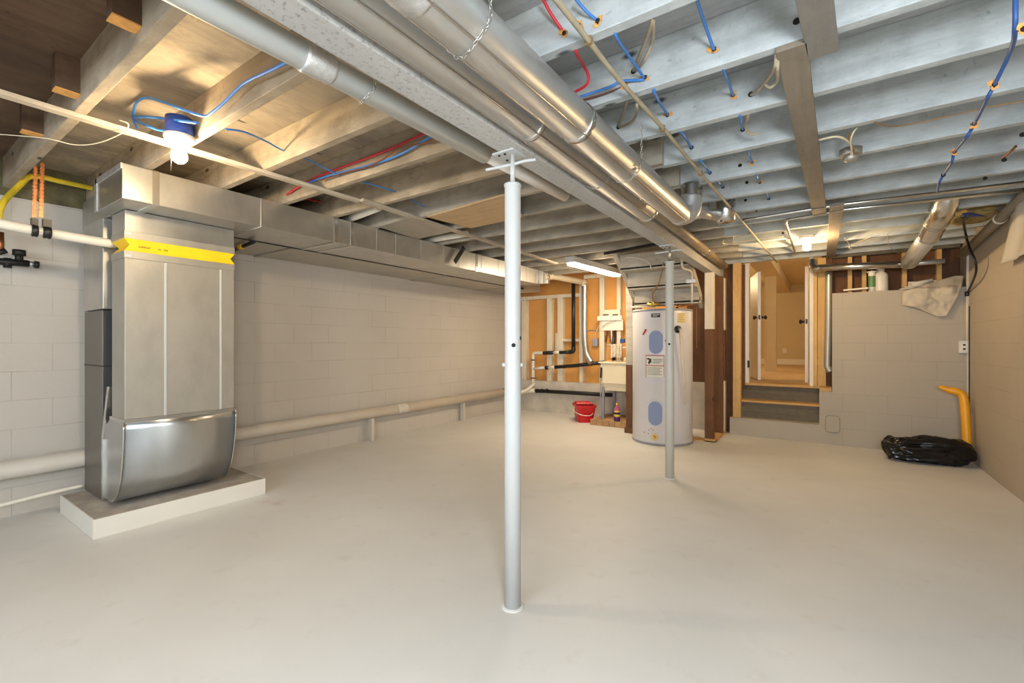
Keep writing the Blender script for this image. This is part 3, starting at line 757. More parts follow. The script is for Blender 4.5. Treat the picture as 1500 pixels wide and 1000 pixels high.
cable('electrical_cable', R_, .006, 'cable_dark_blue', 'dark blue cable threaded through the joists near the right wall', up=True)
def loop(name, pts, label): return cable(name, pts, .0065, 'cable_grey', label, up=True)
loop('electrical_cable', [Y(955, 30, jy(0) + .06), Y(946, 58, 1.55), Y(936, 84, 1.66), Y(928, 104, jy(1) + .005)], 'old grey cloth cable looping into the second right joist')
loop('electrical_cable', [Y(957, 34, jy(0) + .08), Y(955, 62, 1.6), Y(944, 88, 1.66), Y(931, 104, jy(1) + .01)], 'second strand of old grey cable hanging behind the first right joist')
loop('electrical_cable', [Y(918, 149, jy(1) + .06), Y(912, 168, 2.05), Y(906, 186, jy(2) + .006)], 'short grey cable strand dropping into the third right joist beside the duct')
loop('electrical_cable', [Y(933, 156, jy(1) + .06), Y(931, 170, 2.08), Y(924, 179, 2.12), Y(907, 187, jy(2) + .008)], 'curved grey cable strand crossing behind the brown rod')
loop('electrical_cable', [Y(1136, 95, jy(1) + .06), Y(1126, 114, 2.0), Y(1112, 131, 2.1), Y(1100, 139, jy(2) + .005)], 'old grey cable hanging beside the wide board, first strand')
loop('electrical_cable', [Y(1139, 100, jy(1) + .07), Y(1138, 118, 2.02), Y(1128, 128, 2.05), Y(1118, 120, 2.05)], 'old grey cable hook beside the wide board')
loop('electrical_cable', [Y(1096, 168, jy(2) + .06), Y(1092, 184, 2.4), Y(1098, 196, 2.46), Y(1112, 195, 2.47)], 'frayed grey cable stub on the fourth right joist')
cable('electrical_wire', [Y(1279, 178, jy(2) + .05), Y(1313, 185, jy(3) - .01), Y(1399, 168, jy(3) - .01), Y(1452, 156, jy(3) - .01), Y(1520, 145, jy(3) - .01)], .003, 'wire_tan', 'thin tan wire running along a right joist below the dark blue cable', 'wire')
cable('electrical_cable', [Y(1470, 230, jy(5) - .01), Y(1480, 222, 3.3), Y(1488, 214, 3.25)], .006, 'copper', 'short rusty orange cable stub in a joist near the right wall')
# abandoned octagon box
ob = Y(1246, 232, 2.95)
oc = thing('junction_box', (ob.x, ob.y, JB - .05), 'old metal ceiling box with three loose cables, right of the wide boards', 'electrical box')
zz = JB - .035
ctr = Z(1246, 228, zz)
bm = B(); lathe(bm, (ctr.x, ctr.y, zz), [(.05, 0), (.052, .004), (.052, .034)], 8, a0=PI / 8); obj('box_body', bm, 'galv_dull', oc)
bm = B(); lathe(bm, (ctr.x, ctr.y, zz - .03), [(.014, 0), (.03, .006), (.034, .02), (.03, .03)], 16); obj('cover', bm, 'galv_dull', oc)
bm = B(); tube(bm, smooth_path([V(ctr.x, ctr.y, zz - .01), Z(1247, 214, JB - .03), Z(1238, 204, JB - .02), Z(1224, 200, JB - .015), Z(1199, 205, JB - .01)]), .005, 8); obj('cable', bm, 'cable_white', oc)
bm = B(); tube(bm, smooth_path([V(ctr.x + .01, ctr.y, zz - .01), Z(1246, 208, JB - .03), Z(1250, 194, JB), Z(1256, 186, JB + .02)]), .004, 8); obj('cable', bm, 'cable_white', oc)
bm = B(); tube(bm, smooth_path([V(ctr.x + .015, ctr.y, zz - .01), Z(1250, 216, JB - .03), Z(1243, 206, JB - .01), Z(1244, 194, JB + .02)]), .004, 8); obj('cable', bm, 'wire_tan', oc)
# thin hanging rod and conduits
rp = thing('brown_rod', tuple(Z(815, 0, 2.13)), 'thin brown pipe strapped under the joists, running from the camera toward the doorway', 'pipe')
rpts = [V(-.66, .5, 2.135), Z(815, 0, 2.135), Z(903, 112, 2.128), Z(973, 190, 2.135), Z(1028, 256, 2.135), Z(1080, 316, 2.135), Z(1138, 384, 2.135)]
bm = B(); tube(bm, smooth_path(rpts), .0095, 10); obj('pipe', bm, 'cable_grey', rp)
for px, py in ((862, 60), (970, 188), (1026, 254)):
    c = Z(px, py, 2.135); bm = B(); box(bm, c.x - .012, c.x + .012, c.y - .008, c.y + .008, 2.122, JB - .001); obj('pipe_strap', bm, 'wire_tan', rp, bevel=.003)
cz = 2.136
cable('conduit', [Z(1088, 322, cz), Z(1110, 319, cz), Z(1188, 306.5, cz), Z(1236, 299, cz), V(RW - .02, Z(1500, 268, cz).y, cz)], .012, 'galv_bright', 'thin shiny conduit crossing the right ceiling, upper of the two', 'conduit', sm=False, seg=12)
cc = [Z(1165, 372, cz), Z(1158, 348, cz), Z(1151, 325, cz), Z(1153, 321.5, cz), Z(1160, 320.5, cz), Z(1188, 316, cz), Z(1236, 307, cz), V(RW - .02, Z(1500, 279, cz).y, cz)]
cable('conduit', cc, .012, 'galv_bright', 'thin shiny conduit with a bend leading toward the right bulb, lower of the two', 'conduit', sm=False, seg=12)
cable('electrical_cable', [Z(1060, 352, JB - .008), Z(1062, 357, JB - .008), Z(1100, 352, JB - .008), Z(1148, 346, JB - .008)], .005, 'cable_white', 'pale cable stapled under the far right joists near the bulb')
cable('electrical_wire', [Z(1237, 348, JB - .005), Z(1243, 356, JB - .03), Z(1248, 365, JB - .06), Z(1244, 362, JB - .05), Z(1258, 354, JB - .01), Z(1275, 347, JB - .005)], .0035, 'cable_white', 'loose pale wire curled under the far joists above the ledge', 'wire')
cable('electrical_wire', [Z(1300, 340, JB - .005), Z(1302, 358, JB - .03), Z(1312, 368, JB - .05), Z(1324, 373, JB - .01)], .0035, 'cable_white', 'loose pale wire hanging under the far joists beside the vent duct', 'wire')

# left side cables
yl1 = JY[4] - .05
cable('electrical_cable', [Y(640, 185, yl1), Y(624, 194, yl1), Y(560, 223, yl1), Y(462, 260, yl1), Y(420, 285, yl1)], .0065, 'cable_red', 'red cable sagging along a tan joist left of the beam')
cable('electrical_cable', [Y(642, 192, yl1 - .0), Y(632, 199, yl1 - .006), Y(570, 233, yl1 - .006), Y(476, 259, yl1 - .006), Y(440, 272, yl1)], .0065, 'cable_blue', 'blue cable running under the red cable along a tan joist')
cable('electrical_cable', [Y(652, 203, yl1 - .014), Y(628, 209, yl1 - .014), Y(598, 214, yl1 - .014), Y(578, 221, yl1 - .014), Y(558, 235, yl1 - .014), Y(536, 245, yl1 - .014), Y(504, 253, yl1 - .014), Y(470, 264, yl1 - .014)], .004, 'cable_brown', 'wavy brown cable beside the red and blue ones on a tan joist')
cable('electrical_cable', [Y(330, 189, JY[2] + .01), Y(357, 193, 1.05), Y(388, 206, 1.2), Y(412, 219, JY[3] - .04), Y(447, 232, 1.5), Y(495, 255, JY[4] - .05), Y(530, 266, 1.9), Y(578, 280, JY[5] - .05), Y(600, 291, 2.4), Y(622, 303, JY[6] - .05)], .0045, 'cable_blue', 'thin blue cable passing through the left joists from the blue box')
yb = JY[2] - .05
cable('electrical_cable', [Y(430, 85, yb), Y(400, 101, yb), Y(362, 119, yb), Y(345, 133, yb), Y(327, 151, yb), Y(310, 165, yb - .005), Y(299, 170, yb - .01), Y(270, 161, yb - .06), Y(235, 148, yb - .10), Y(212, 143, yb - .12), Y(199, 152, yb - .12), Y(195, 170, yb - .11), Y(197, 180, yb - .10), Y(201, 188, yb - .08)], .006, 'cable_blue', 'blue cable looping from the joist down around the bulb box')
cable('electrical_cable', [Y(194, 172, yb - .11), Y(215, 171, yb - .10), Y(250, 175, yb - .06), Y(289, 180, yb - .04)], .006, 'cable_blue', 'short blue cable entering the top of the blue bulb box')
cable('electrical_cable', [Y(197, 176, yb - .11), Y(215, 184, yb - .10), Y(232, 190, yb - .07), Y(250, 192, yb - .05)], .006, 'cable_blue', 'lowest blue cable strand curving into the side of the bulb box')
cable('electrical_wire', [Z(-10, 196, JB - .03), Z(30, 199, JB - .05), Z(70, 203, JB - .06), Z(110, 212, JB - .07), Z(145, 209, JB - .06), Z(180, 194, JB - .03), Z(188, 182, JB - .01), Z(175, 176, JB)], .0022, 'cable_white', 'thin loose pale wire drooping under the furring strip at far left', 'wire')
cable('electrical_cable', [X(430, 283, -3.3), X(456, 293, -3.35), X(500, 300, -3.4)], .006, 'cable_red', 'short red cable in the dark gap above the rectangular duct')
# pale pipe stubs in the bays above the trunk duct
for (a, c, lab) in (((520, 317), (556, 303), 'pale pipe end poking out above the rectangular duct, nearer one'), ((636, 350), (684, 342), 'pale pipe end poking out above the rectangular duct, farther one')):
    pa = Z(*a, 2.19); pc = Z(*c, 2.19)
    tag(tb('stub_pipe', [pa + (pa - pc) * .8, pa, pc], .03, 'pvc_white', seg=18, sm=False), lab, 'pipe')
# vertical wood blocks hanging in the dark bay at top left, raw cut ends below
for px, py, lab in ((205, 46, 'short brown block with raw orange cut end, nearest the grey vent pipe'), (125, 146, 'short brown block with raw orange cut end, middle one of three in the dark bay'), (67, 202, 'short brown block with raw orange cut end, farthest left in the dark bay')):
    q = Z(px, py, JB + .035); t = thing('wood_block', (q.x, .49, JB + .035), lab, 'block', 'brown blocks in the dark joist bay')
    bm = B(); box(bm, q.x - .03, q.x + .03, .46, .5355, JB + .04, ST - .001); obj('block', bm, 'joist_dark', t)
    bm = B(); box(bm, q.x - .03, q.x + .03, .46, .5355, JB + .035, JB + .04); obj('cut_end', bm, 'splinter', t, label='raw orange cut end')

# metal strap arms / black fins hanging over the trunk duct
bm = B(); a = X(680, 362, -3.17); c = X(666, 384, -3.17); bar(bm, a, c, .05, .01, (1, 0, 0))
tag(obj('metal_baffle', bm, 'black_iron', bevel=.004), 'dark flat slat hanging in front of the rectangular duct', 'strap')

# ---------------------------------------------------------------- right wall things
rpz = [X(1510, 282, 1.13), X(1465, 322, 1.13), X(1425, 358, 1.13), X(1388, 392, 1.13)]
wp = thing('wall_pipe', tuple(rpz[1]), 'brown painted pipe running along the top of the right wall', 'pipe')
bm = B(); w0 = X(1500, 287, 1.14); w1 = X(1400, 382, 1.14); wd = (w1 - w0); w0 = w0 - wd * .3; w1 = V(1.14, 6.15, w0.z + wd.z * (6.15 - w0.y) / wd.y); tube(bm, [w0, w1], .037, 20); obj('pipe', bm, 'board_brown', wp)
bm = B(); ring(bm, w0.lerp(w1, (5.02 - w0.y) / (w1.y - w0.y)), (0, 1, 0), .037, .03, 20, .006); obj('coupling', bm, 'pvc_white', wp)
# plastic sheet over the window
bm = B(); NX, NZ = 14, 10
ys = [4.0 + (4.95 - 4.0) * i / NX for i in range(NX + 1)]
grid = []
for iz in range(NZ + 1):
    row = []
    for iy, y in enumerate(ys):
        z = 1.735 + (2.12 - 1.735) * iz / NZ
        yy = y + (.0 if iy < NX else -.16 * iz / NZ)
        row.append(bm.verts.new((RW - .05 - .012 * math.sin(iy * 1.1 + iz * .3) - .01 * (1 - iz / NZ), yy if iy == NX else y - .16 * iz / NZ * iy / NX, z)))
    grid.append(row)
for i in range(NZ):
    for j in range(NX):
        f = bm.faces.new((grid[i][j], grid[i][j + 1], grid[i + 1][j + 1], grid[i + 1][j])); f.smooth = True
sh = tag(obj('plastic_sheet', bm, 'sheet_plastic'), 'translucent white plastic sheet hanging on the right wall at the photo edge', 'sheet')
sh.modifiers.new('solid', 'SOLIDIFY').thickness = .004
# vent duct on the right
vd = thing('dryer_vent', tuple(Z(1350, 350, 2.05)), 'shiny round vent duct dropping from the ceiling to the horizontal pipe, right side', 'duct')
va = Y(1384, 305, 4.45); va2 = Y(1376, 325, 4.75); vb = Y(1330, 386, 6.05)
va = V(.68, 4.52, 2.13); vb = Y(1332, 384, 6.03)
m0 = Y(1362, 345, 5.1)
bm = B(); tube(bm, [m0, vb], .07, 28); obj('pipe', bm, 'galv_round', vd)
m1 = Y(1372, 325, 4.80); m2 = Y(1382, 308, 4.58); m3 = Y(1389, 298, 4.495)
bm = B(); pts = smooth_path([m0, m1, m2, V(m3.x, 4.49, 2.2), V(m3.x, 4.49, 2.32)], 5); tube(bm, pts, .07, 28, radii=[.070 + .006 * (i % 2) for i in range(len(pts))]); obj('elbow', bm, 'galv_bright', vd)
bm = B(); ring(bm, m0, (vb - m0), .07, .03, 24, .005); obj('collar', bm, 'galv_bright', vd)
bm = B(); ring(bm, m1, (m0 - m1), .074, .02, 24, .005); obj('collar', bm, 'galv_bright', vd)
hp = thing('vent_pipe', tuple(Y(1260, 391, 6.12)), 'shiny horizontal vent pipe above the ledge with an elbow down beside the doorway', 'pipe')
h0 = Y(1204, 391, 6.12); h1 = Y(1322, 387, 6.12); h2 = Y(1384, 382, 6.12)
bm = B(); tube(bm, [Y(1200, 392, 6.12), h1], .037, 20); obj('pipe', bm, 'galv_bright', hp)
bm = B(); tube(bm, [h1, h2], .024, 16); obj('thin_pipe', bm, 'galv_round', hp)
bm = B(); ring(bm, h1, h2 - h1, .037, .03, 20, .006); obj('collar', bm, 'galv_bright', hp)
bm = B(); el = smooth_path([Y(1203, 391.5, 6.12), Y(1196, 393, 6.14), Y(1191, 389, 6.2), Y(1190, 382, 6.28)], 4); tube(bm, el, .038, 20, radii=[.037 + .003 * (i % 2) for i in range(len(el))]); obj('elbow', bm, 'galv_bright', hp)
dp = thing('down_pipe', tuple(Y(1215, 470, 6.3)), 'vertical grey metal pipe between the doorway studs and the painted block wall', 'pipe')
bm = B(); tube(bm, smooth_path([Y(1214, 398, 6.32), Y(1213.5, 470, 6.32), Y(1212, 530, 6.32), Y(1213, 538, 6.32), Y(1216, 544, 6.32)]), .033, 18); obj('pipe', bm, 'galv_dull', dp)
bm = B(); ring(bm, Y(1214, 403, 6.32), (0, 0, 1), .033, .02, 18, .006); obj('collar', bm, 'galv_bright', dp)
# insulation + blue tarp near the right wall
bm = B(); pts = [(1418, 331), (1436, 330), (1470, 316), (1478, 308), (1462, 300), (1440, 303), (1425, 320)]
cen = Z(1445, 318, 2.12)
random.seed(5)
bm = B(); bmesh.ops.create_icosphere(bm, subdivisions=3, radius=1)
for v in bm.verts:
    d = 1 + .25 * noise.noise(v.co * 2.2); v.co = V(v.co.x * .16 * d, v.co.y * .22 * d, v.co.z * .05 * d) + V(1.0, 5.12, 2.165)
tag(obj('insulation_batt', bm, 'wool'), 'tuft of yellow brown insulation stuffed between joists at the right wall', 'insulation')
bm = B(); tp = [Z(1408, 318, 2.10), Z(1410, 313, 2.11), Z(1424, 312, 2.12), Z(1444, 317, 2.10)]; prism(bm, tp, (0, 0.004, .006)); tag(obj('tarp_scrap', bm, 'tarp_blue'), 'small scrap of blue tarp beside the insulation near the right wall', 'tarp')
cable('power_cord', [Z(1410, 316, 2.09), X(1414, 340, 1.06), X(1420, 362, 1.08), X(1428, 381, 1.1), X(1430, 396, 1.12), X(1425, 412, 1.14), Y(1417.5, 428, 6.17)], .009, 'black_plastic', 'black power cord hanging down the corner of the right wall', 'cord', seg=10)
wo = thing('wall_outlet', tuple(Y(1413, 508, BY)), 'grey outlet box on the back wall corner below the power cord', 'outlet')
c = Y(1412, 508, BY - .02)
bm = B(); box(bm, c.x - .04, c.x + .04, BY - .045, BY - .001, c.z - .062, c.z + .062); obj('box', bm, 'outlet', wo, bevel=.006)
bm = B(); box(bm, c.x - .028, c.x + .022, BY - .05, BY - .045, c.z - .045, c.z + .045); obj('face_plate', bm, 'bottle_white', wo, bevel=.002)
for dz in (-.02, .02):
    bm = B(); box(bm, c.x - .012, c.x + .006, BY - .052, BY - .05, c.z + dz - .008, c.z + dz + .008); obj('socket', bm, 'dark_hole', wo)
cx_ = Y(1417, 440, BY - .02).x
bm = B(); tube(bm, [V(cx_, BY - .02, c.z + .06), V(cx_, BY - .02, Y(1417, 431, BY).z)], .012, 12); obj('conduit', bm, 'pvc_cream', wo)
bm = B(); tube(bm, [V(cx_, BY - .02, Y(1417, 434, BY).z), V(cx_, BY - .02, Y(1417, 427, BY).z)], .019, 12); obj('cord_grip', bm, 'black_plastic', wo)
bm = B(); box(bm, RW - .018, RW - .001, BY - .03, BY - .012, .0, 2.0); tag(obj('corner_strip', bm, 'pipe_paint'), 'painted strip in the corner of back wall and right wall', 'strip')
bm = B(); box(bm, RW - .008, RW - .001, BY - .06, BY - .052, .0, 1.5); tag(obj('corner_wire', bm, 'black_iron'), 'dark thin wire running down the corner beside the outlet', 'wire')

# ---------------------------------------------------------------- black bag and yellow tube
random.seed(11)
bm = B(); bmesh.ops.create_icosphere(bm, subdivisions=5, radius=1)
bc = V(.83, 5.80, 0)
for v in bm.verts:
    p = v.co.copy(); s = p.x
    hgt = .135 + .03 * s * -1 + .02 * math.sin(s * 3)
    rid = noise.noise(V(p.x * 1.4, p.y * 4.0, p.z * 4.0) + V(3, 0, 0)) * .28 + noise.noise(V(p.x * 4, p.y * 9, p.z * 9)) * .12
    rid2 = abs(noise.noise(V(p.x * 2.2, p.y * 3.5 + 4, p.z * 6))) * .3
    k = 1 + rid - rid2 * .6
    x = math.copysign(abs(p.x) ** .8, p.x) * .35
    z = p.z * hgt * k
    z = z + hgt * .82
    if p.x > .45: z += (p.x - .45) * .16 * max(0, p.z)
    v.co = bc + V(x * (1 + .08 * rid), p.y * .17 * k + .06 * p.x * .9, max(z, .002))
for f in bm.faces: f.smooth = True
gb = tag(obj('garbage_bag', bm, 'bag_black'), 'shiny black plastic garbage bag lying in the corner by the back wall', 'bag')
bm = B(); yt = [Y(1417, 652, 5.93), Y(1415, 620, 5.95), Y(1413, 592, 5.97), Y(1410, 579, 5.98), Y(1402, 573.5, 5.98), Y(1390, 571, 5.98), Y(1380, 567.5, 5.98), Y(1375, 566, 5.98)]
pts = smooth_path(yt, 4); rad = [.034 if i < 18 else max(.012, .034 - (i - 18) * .0024) for i in range(len(pts))]
tube(bm, pts, .04, 14, radii=rad)
tag(obj('yellow_tube', bm, 'yellow_plastic'), 'bent orange yellow plastic tube sticking up out of the black bag', 'tube')
bm = B(); rl = [Y(1303, 655, 5.75), Y(1300, 663, 5.75), Y(1303, 671, 5.75), Y(1308, 676, 5.75)]; tube(bm, smooth_path(rl), .006, 6); tag(obj('bag_tie', bm, 'black_plastic'), 'thin dark loop at the left end of the garbage bag', 'tie')

# ---------------------------------------------------------------- things on the ledge
LZ = ltop
def bottle(c, prof, capprof, mat, capmat, label, lab=None):
    t = thing('bottle', tuple(c), label, 'bottle')
    bm = B(); lathe(bm, c, prof, 20); obj('body', bm, mat, t)
    bm = B(); lathe(bm, c, capprof, 16); obj('cap', bm, capmat, t)
    if lab:
        bm = B(); lathe(bm, c, [(prof[1][0] + .001, lab[0]), (prof[1][0] + .001, lab[1])], 20, cap=False); obj('label', bm, lab[2], t)
    return t
b1 = Y(1290, 424, 6.3); b2 = Y(1277, 424, 6.27)
bottle(V(b1.x, 6.3, LZ), [(0, 0), (.062, 0), (.064, .01), (.064, .17), (.05, .2), (.032, .215), (.03, .23)], [(.034, .228), (.034, .265), (.03, .27)], 'bottle_white', 'bottle_white', 'white plastic jug standing on the block ledge', (.04, .09, 'label_yellow'))
cg = thing('caulk_tube', (b2.x, 6.26, LZ), 'green and white sealant tube standing on the ledge left of the white jug', 'tube')
bm = B(); lathe(bm, (b2.x, 6.26, LZ), [(.032, 0), (.032, .22), (.03, .222)], 18); obj('body', bm, 'label_white', cg)
bm = B(); lathe(bm, (b2.x, 6.26, LZ), [(.0325, .05), (.0325, .17)], 18, cap=False); obj('label', bm, 'label_green', cg)
bm = B(); lathe(bm, (b2.x, 6.26, LZ + .21), [(.045, 0), (.045, .012)], 18); obj('flange', bm, 'bottle_white', cg)
bm = B(); lathe(bm, (b2.x, 6.26, LZ + .222), [(.008, 0), (.004, .09)], 10); obj('nozzle', bm, 'wire_tan', cg)
bm = B(); bar(bm, Y(1236, 427, 6.25) + V(0, 0, .012), Y(1272, 424, 6.22) + V(0, 0, .014), .09, .018); tag(obj('wood_scrap', bm, 'paper', bevel=.003), 'flat pale scrap lying on the ledge left of the bottles', 'scrap')
for i, (pa, pc, z, lab) in enumerate((((1318, 421), (1358, 410), .012, 'pale rolled paper slat lowest in the pile on the ledge'), ((1325, 419), (1360, 407), .03, 'pale slat in the middle of the pile on the ledge'), ((1335, 416), (1366, 405), .052, 'rolled pale cloth lying on top of the pile on the ledge'))):
    a = Y(*pa, 6.27); c = Y(*pc, 6.30)
    bm = B()
    if i == 2: tube(bm, [V(a.x, 6.27, LZ + z), V(c.x, 6.3, LZ + z + .04)], .022, 10)
    else: bar(bm, V(a.x, 6.27, LZ + z), V(c.x, 6.3, LZ + z + .02), .05, .012)
    tag(obj('paper_roll', bm, 'paper'), lab, 'paper')
# crumpled sheet hanging over the edge
N = 40
outl = [(1321, 447), (1340, 450), (1372, 464), (1386, 463), (1398, 443), (1409, 418), (1412, 404), (1400, 404), (1370, 412), (1345, 420), (1322, 428)]
ctrp = (1368, 434)
bm = B(); rings_ = []
M = 72
def outline(t):
    n = len(outl); f = t * n; i = int(f) % n; j = (i + 1) % n; u = f - int(f)
    return (outl[i][0] * (1 - u) + outl[j][0] * u, outl[i][1] * (1 - u) + outl[j][1] * u)
cv = None
for s in range(0, 15):
    fr_ = s / 14; row = []
    for k in range(M):
        ox, oy = outline(k / M); px = ctrp[0] + (ox - ctrp[0]) * fr_; py = ctrp[1] + (oy - ctrp[1]) * fr_
        p = Y(px, py, BY - .03)
        dep = .035 * noise.noise(V(p.x * 9, p.z * 9, 2)) + .03 * abs(noise.noise(V(p.x * 5 + p.z * 7, p.z * 4 - p.x * 5, 7))) + .018 * noise.noise(V(p.x * 24, p.z * 24, 3))
        yy = BY - .045 - dep * (1.0)
        if p.z > LZ: 
            over = p.z - LZ
            p = Y(px, py, BY + .12 * min(1, over * 8)); yy = p.y - dep
        row.append(bm.verts.new((p.x, min(yy, BY - .008) if p.z <= LZ else yy, p.z)))
    rings_.append(row)
for a, c in zip(rings_, rings_[1:]):
    for k in range(M):
        j = (k + 1) % M
        f = bm.faces.new((a[k], a[j], c[j], c[k])); f.smooth = True
bmesh.ops.remove_doubles(bm, verts=bm.verts, dist=.0004)
cs = tag(obj('crumpled_cloth', bm, 'cloth_grey'), 'crumpled beige drop cloth hanging over the ledge of the back wall', 'cloth')
cs.modifiers.new('solid', 'SOLIDIFY').thickness = .006
# studs above the ledge
GS = 'short studs above the block ledge'
for px, lab in ((1245, 'short orange stud behind the ledge nearest the vertical pipe'), (1266, 'short orange stud behind the green sealant tube'), (1325, 'short orange stud behind the ledge right of the white jug'), (1376, 'short orange stud behind the crumpled cloth')):
    a = Y(px, 410, 6.42)
    bm = B(); box(bm, a.x - .02, a.x + .02, 6.42, 6.518, LZ - .1, JB - .03); tag(obj('wall_stud', bm, 'raw_wood', bevel=.002), lab, 'stud')
bm = B(); box(bm, .12, RW - .001, 6.42, 6.515, LZ - .16, LZ - .101); tag(obj('sill_plate', bm, 'raw_wood_x'), 'wooden sill plate under the short studs behind the ledge', 'plate')
bm = B(); box(bm, .1, RW - .02, 6.40, 6.518, JB - .028, JB + .06); tag(obj('top_plate', bm, 'step_wood'), 'dark wooden top plate over the short studs at the right', 'plate')
a = Y(1330, 407, 6.40); c = Y(1382, 402, 6.4)
bm = B(); box(bm, a.x, c.x, 6.395, 6.415, LZ - .05, LZ + .1); tag(obj('backing_board', bm, 'paper'), 'pale board leaning behind the crumpled cloth', 'board')

# ---------------------------------------------------------------- water heater
hx, hy, hr = -1.545, 5.36, .335
HT = 1.515
wh = thing('water_heater', (hx, hy, 0), 'white cylindrical water heater under the stairs behind the grey post', 'water heater')
bm = B(); lathe(bm, (hx, hy, 0), [(hr - .01, .0), (hr, .012), (hr, HT - .02), (hr - .004, HT - .012)], 64); obj('tank', bm, 'heater_white', wh)
bm = B(); lathe(bm, (hx, hy, HT - .018), [(hr + .002, 0), (hr + .003, .012), (hr - .004, .024), (.05, .03)], 64); obj('top_rim', bm, 'heater_grey', wh)
bm = B(); lathe(bm, (hx, hy, 0.0), [(hr + .004, 0), (hr + .004, .02), (hr + .001, .024)], 64); obj('base_ring', bm, 'heater_grey', wh)
def onheater(px, py, off=.002):
    """point on the tank surface seen at a pixel"""
    r = ray(px, py); ax = r.x; ay = r.y
    A_ = ax * ax + ay * ay; B_ = -2 * (ax * hx + ay * hy); C_ = hx * hx + hy * hy - (hr + off) ** 2
    t = (-B_ - math.sqrt(max(0, B_ * B_ - 4 * A_ * C_))) / (2 * A_)
    p = O + r * t; return math.atan2(p.y - hy, p.x - hx), p.z
def patch(name, px0, py0, px1, py1, mat, off=.002, th=.003, oval=False, label=None, parent=None):
    a0, z1 = onheater(px0, (py0 + py1) / 2); a1, _ = onheater(px1, (py0 + py1) / 2)
    z1 = onheater((px0 + px1) / 2, py0)[1]; z0 = onheater((px0 + px1) / 2, py1)[1]
    bm = B(); na, nz = 12, 16 if oval else 1
    def P(u, v, o):
        a = a0 + (a1 - a0) * u; z = z0 + (z1 - z0) * v
        return V(hx + math.cos(a) * (hr + o), hy + math.sin(a) * (hr + o), z)
    if oval:
        pts = []
        w = abs(a1 - a0) * hr; h = z1 - z0; rr = min(w, h) / 2
        n = 10
        for cx0, cy0, st in ((w - rr, h - rr, 0), (rr, h - rr, PI / 2), (rr, rr, PI), (w - rr, rr, 1.5 * PI)):
            for i in range(n + 1):
                t = st + PI / 2 * i / n; pts.append(((cx0 + rr * math.cos(t)) / w, (cy0 + rr * math.sin(t)) / h))
        f0 = [bm.verts.new(P(u, v, 0)) for u, v in pts]; f1 = [bm.verts.new(P(u, v, off + th)) for u, v in pts]
        m = len(pts); fc = [bm.verts.new(P(.5 + (u - .5) * .5, v, off + th)) for u, v in pts]
        for i in range(m):
            j = (i + 1) % m; bm.faces.new((f0[i], f0[j], f1[j], f1[i])); bm.faces.new((f1[i], f1[j], fc[j], fc[i]))
        bm.faces.new(fc)
    else:
        for i in range(na):
            bm.faces.new([bm.verts.new(P(u, v, off)) for u, v in ((i / na, 0), ((i + 1) / na, 0), ((i + 1) / na, 1), (i / na, 1))])
        bmesh.ops.remove_doubles(bm, verts=bm.verts, dist=1e-5)
    return obj(name, bm, mat, parent or wh, label=label)
patch('access_cover', 951, 484, 971, 518, 'heater_blue', oval=True, th=.006, label='upper blue rounded access cover')
patch('access_cover', 950, 588, 970, 623, 'heater_blue', oval=True, th=.006, label='lower blue rounded access cover')
lb = patch('warning_label', 946, 520, 973, 552, 'label_white', .0015, label='white warning label with red rules')
patch('label_rule', 946, 520, 973, 521.2, 'label_red', .0025, parent=lb); patch('label_rule', 946, 535, 973, 536, 'label_red', .0025, parent=lb)
patch('label_rule', 946, 520, 946.7, 552, 'label_red', .0025, parent=lb); patch('label_rule', 972.3, 520, 973, 552, 'label_red', .0025, parent=lb)
patch('label_figure', 948, 524, 951, 526.5, 'ink', .0027, parent=lb); patch('label_figure', 950.5, 525, 954, 531, 'ink', .0027, parent=lb); patch('label_figure', 949.5, 529, 952, 533, 'ink', .0027, parent=lb)
for i, (u0, u1) in enumerate(((956, 971), (957, 971), (956, 967))): patch('label_line', u0, 526 + i * 2.4, u1, 526.9 + i * 2.4, 'ink_grey', .0027, parent=lb)
for i in range(5): patch('label_line', 948, 538.5 + i * 2.4, 970 - (i % 2) * 3, 539.3 + i * 2.4, 'ink_grey', .0027, parent=lb)
nm = patch('maker_plate', 954, 459, 967, 464.5, 'ink', .002, label='dark maker plate near the top')
patch('plate_line', 956, 460.3, 966, 461.2, 'label_white', .003, parent=nm); patch('plate_line', 956, 462.4, 963, 463.1, 'label_white', .003, parent=nm)
ys_ = patch('instruction_label', 992.5, 458, 1004, 473, 'label_yellow', .002, label='pale yellow instruction label')
for i in range(5): patch('label_line', 993.5, 459.4 + i * 2.8, 1003 - (i % 3), 460.2 + i * 2.8, 'ink_grey', .003, parent=ys_)
st = patch('sticker', 944, 482, 947, 485.5, 'label_red', .002, label='small torn red sticker'); patch('sticker_scrap', 942.5, 485, 945.5, 488, 'label_red', .0022, parent=st); patch('sticker_scrap', 941.2, 487.5, 943.6, 490.5, 'label_red', .002, parent=st)
pv = onheater(993, 482)
pc = V(hx + math.cos(pv[0]) * hr, hy + math.sin(pv[0]) * hr, pv[1]); pd = V(math.cos(pv[0]), math.sin(pv[0]), 0)
vl = None
bm = B(); lathe(bm, pc, [(.042, 0), (.042, .006), (.036, .012), (.02, .016)], 24, pd); vl = obj('relief_valve', bm, 'black_plastic', wh)
bm = B(); tube(bm, [pc, pc + pd * .05], .013, 12); obj('valve_body', bm, 'steel', vl)
e = onheater(1001, 592); pe = V(hx + math.cos(e[0]) * (hr + .03), hy + math.sin(e[0]) * (hr + .03), e[1])
bm = B(); tube(bm, [pc + pd * .045, pe], .0105, 12); obj('discharge_pipe', bm, 'pvc_cream', wh)
dv = onheater(959, 640); dc = V(hx + math.cos(dv[0]) * hr, hy + math.sin(dv[0]) * hr, dv[1]); dd = V(math.cos(dv[0]), math.sin(dv[0]), 0)
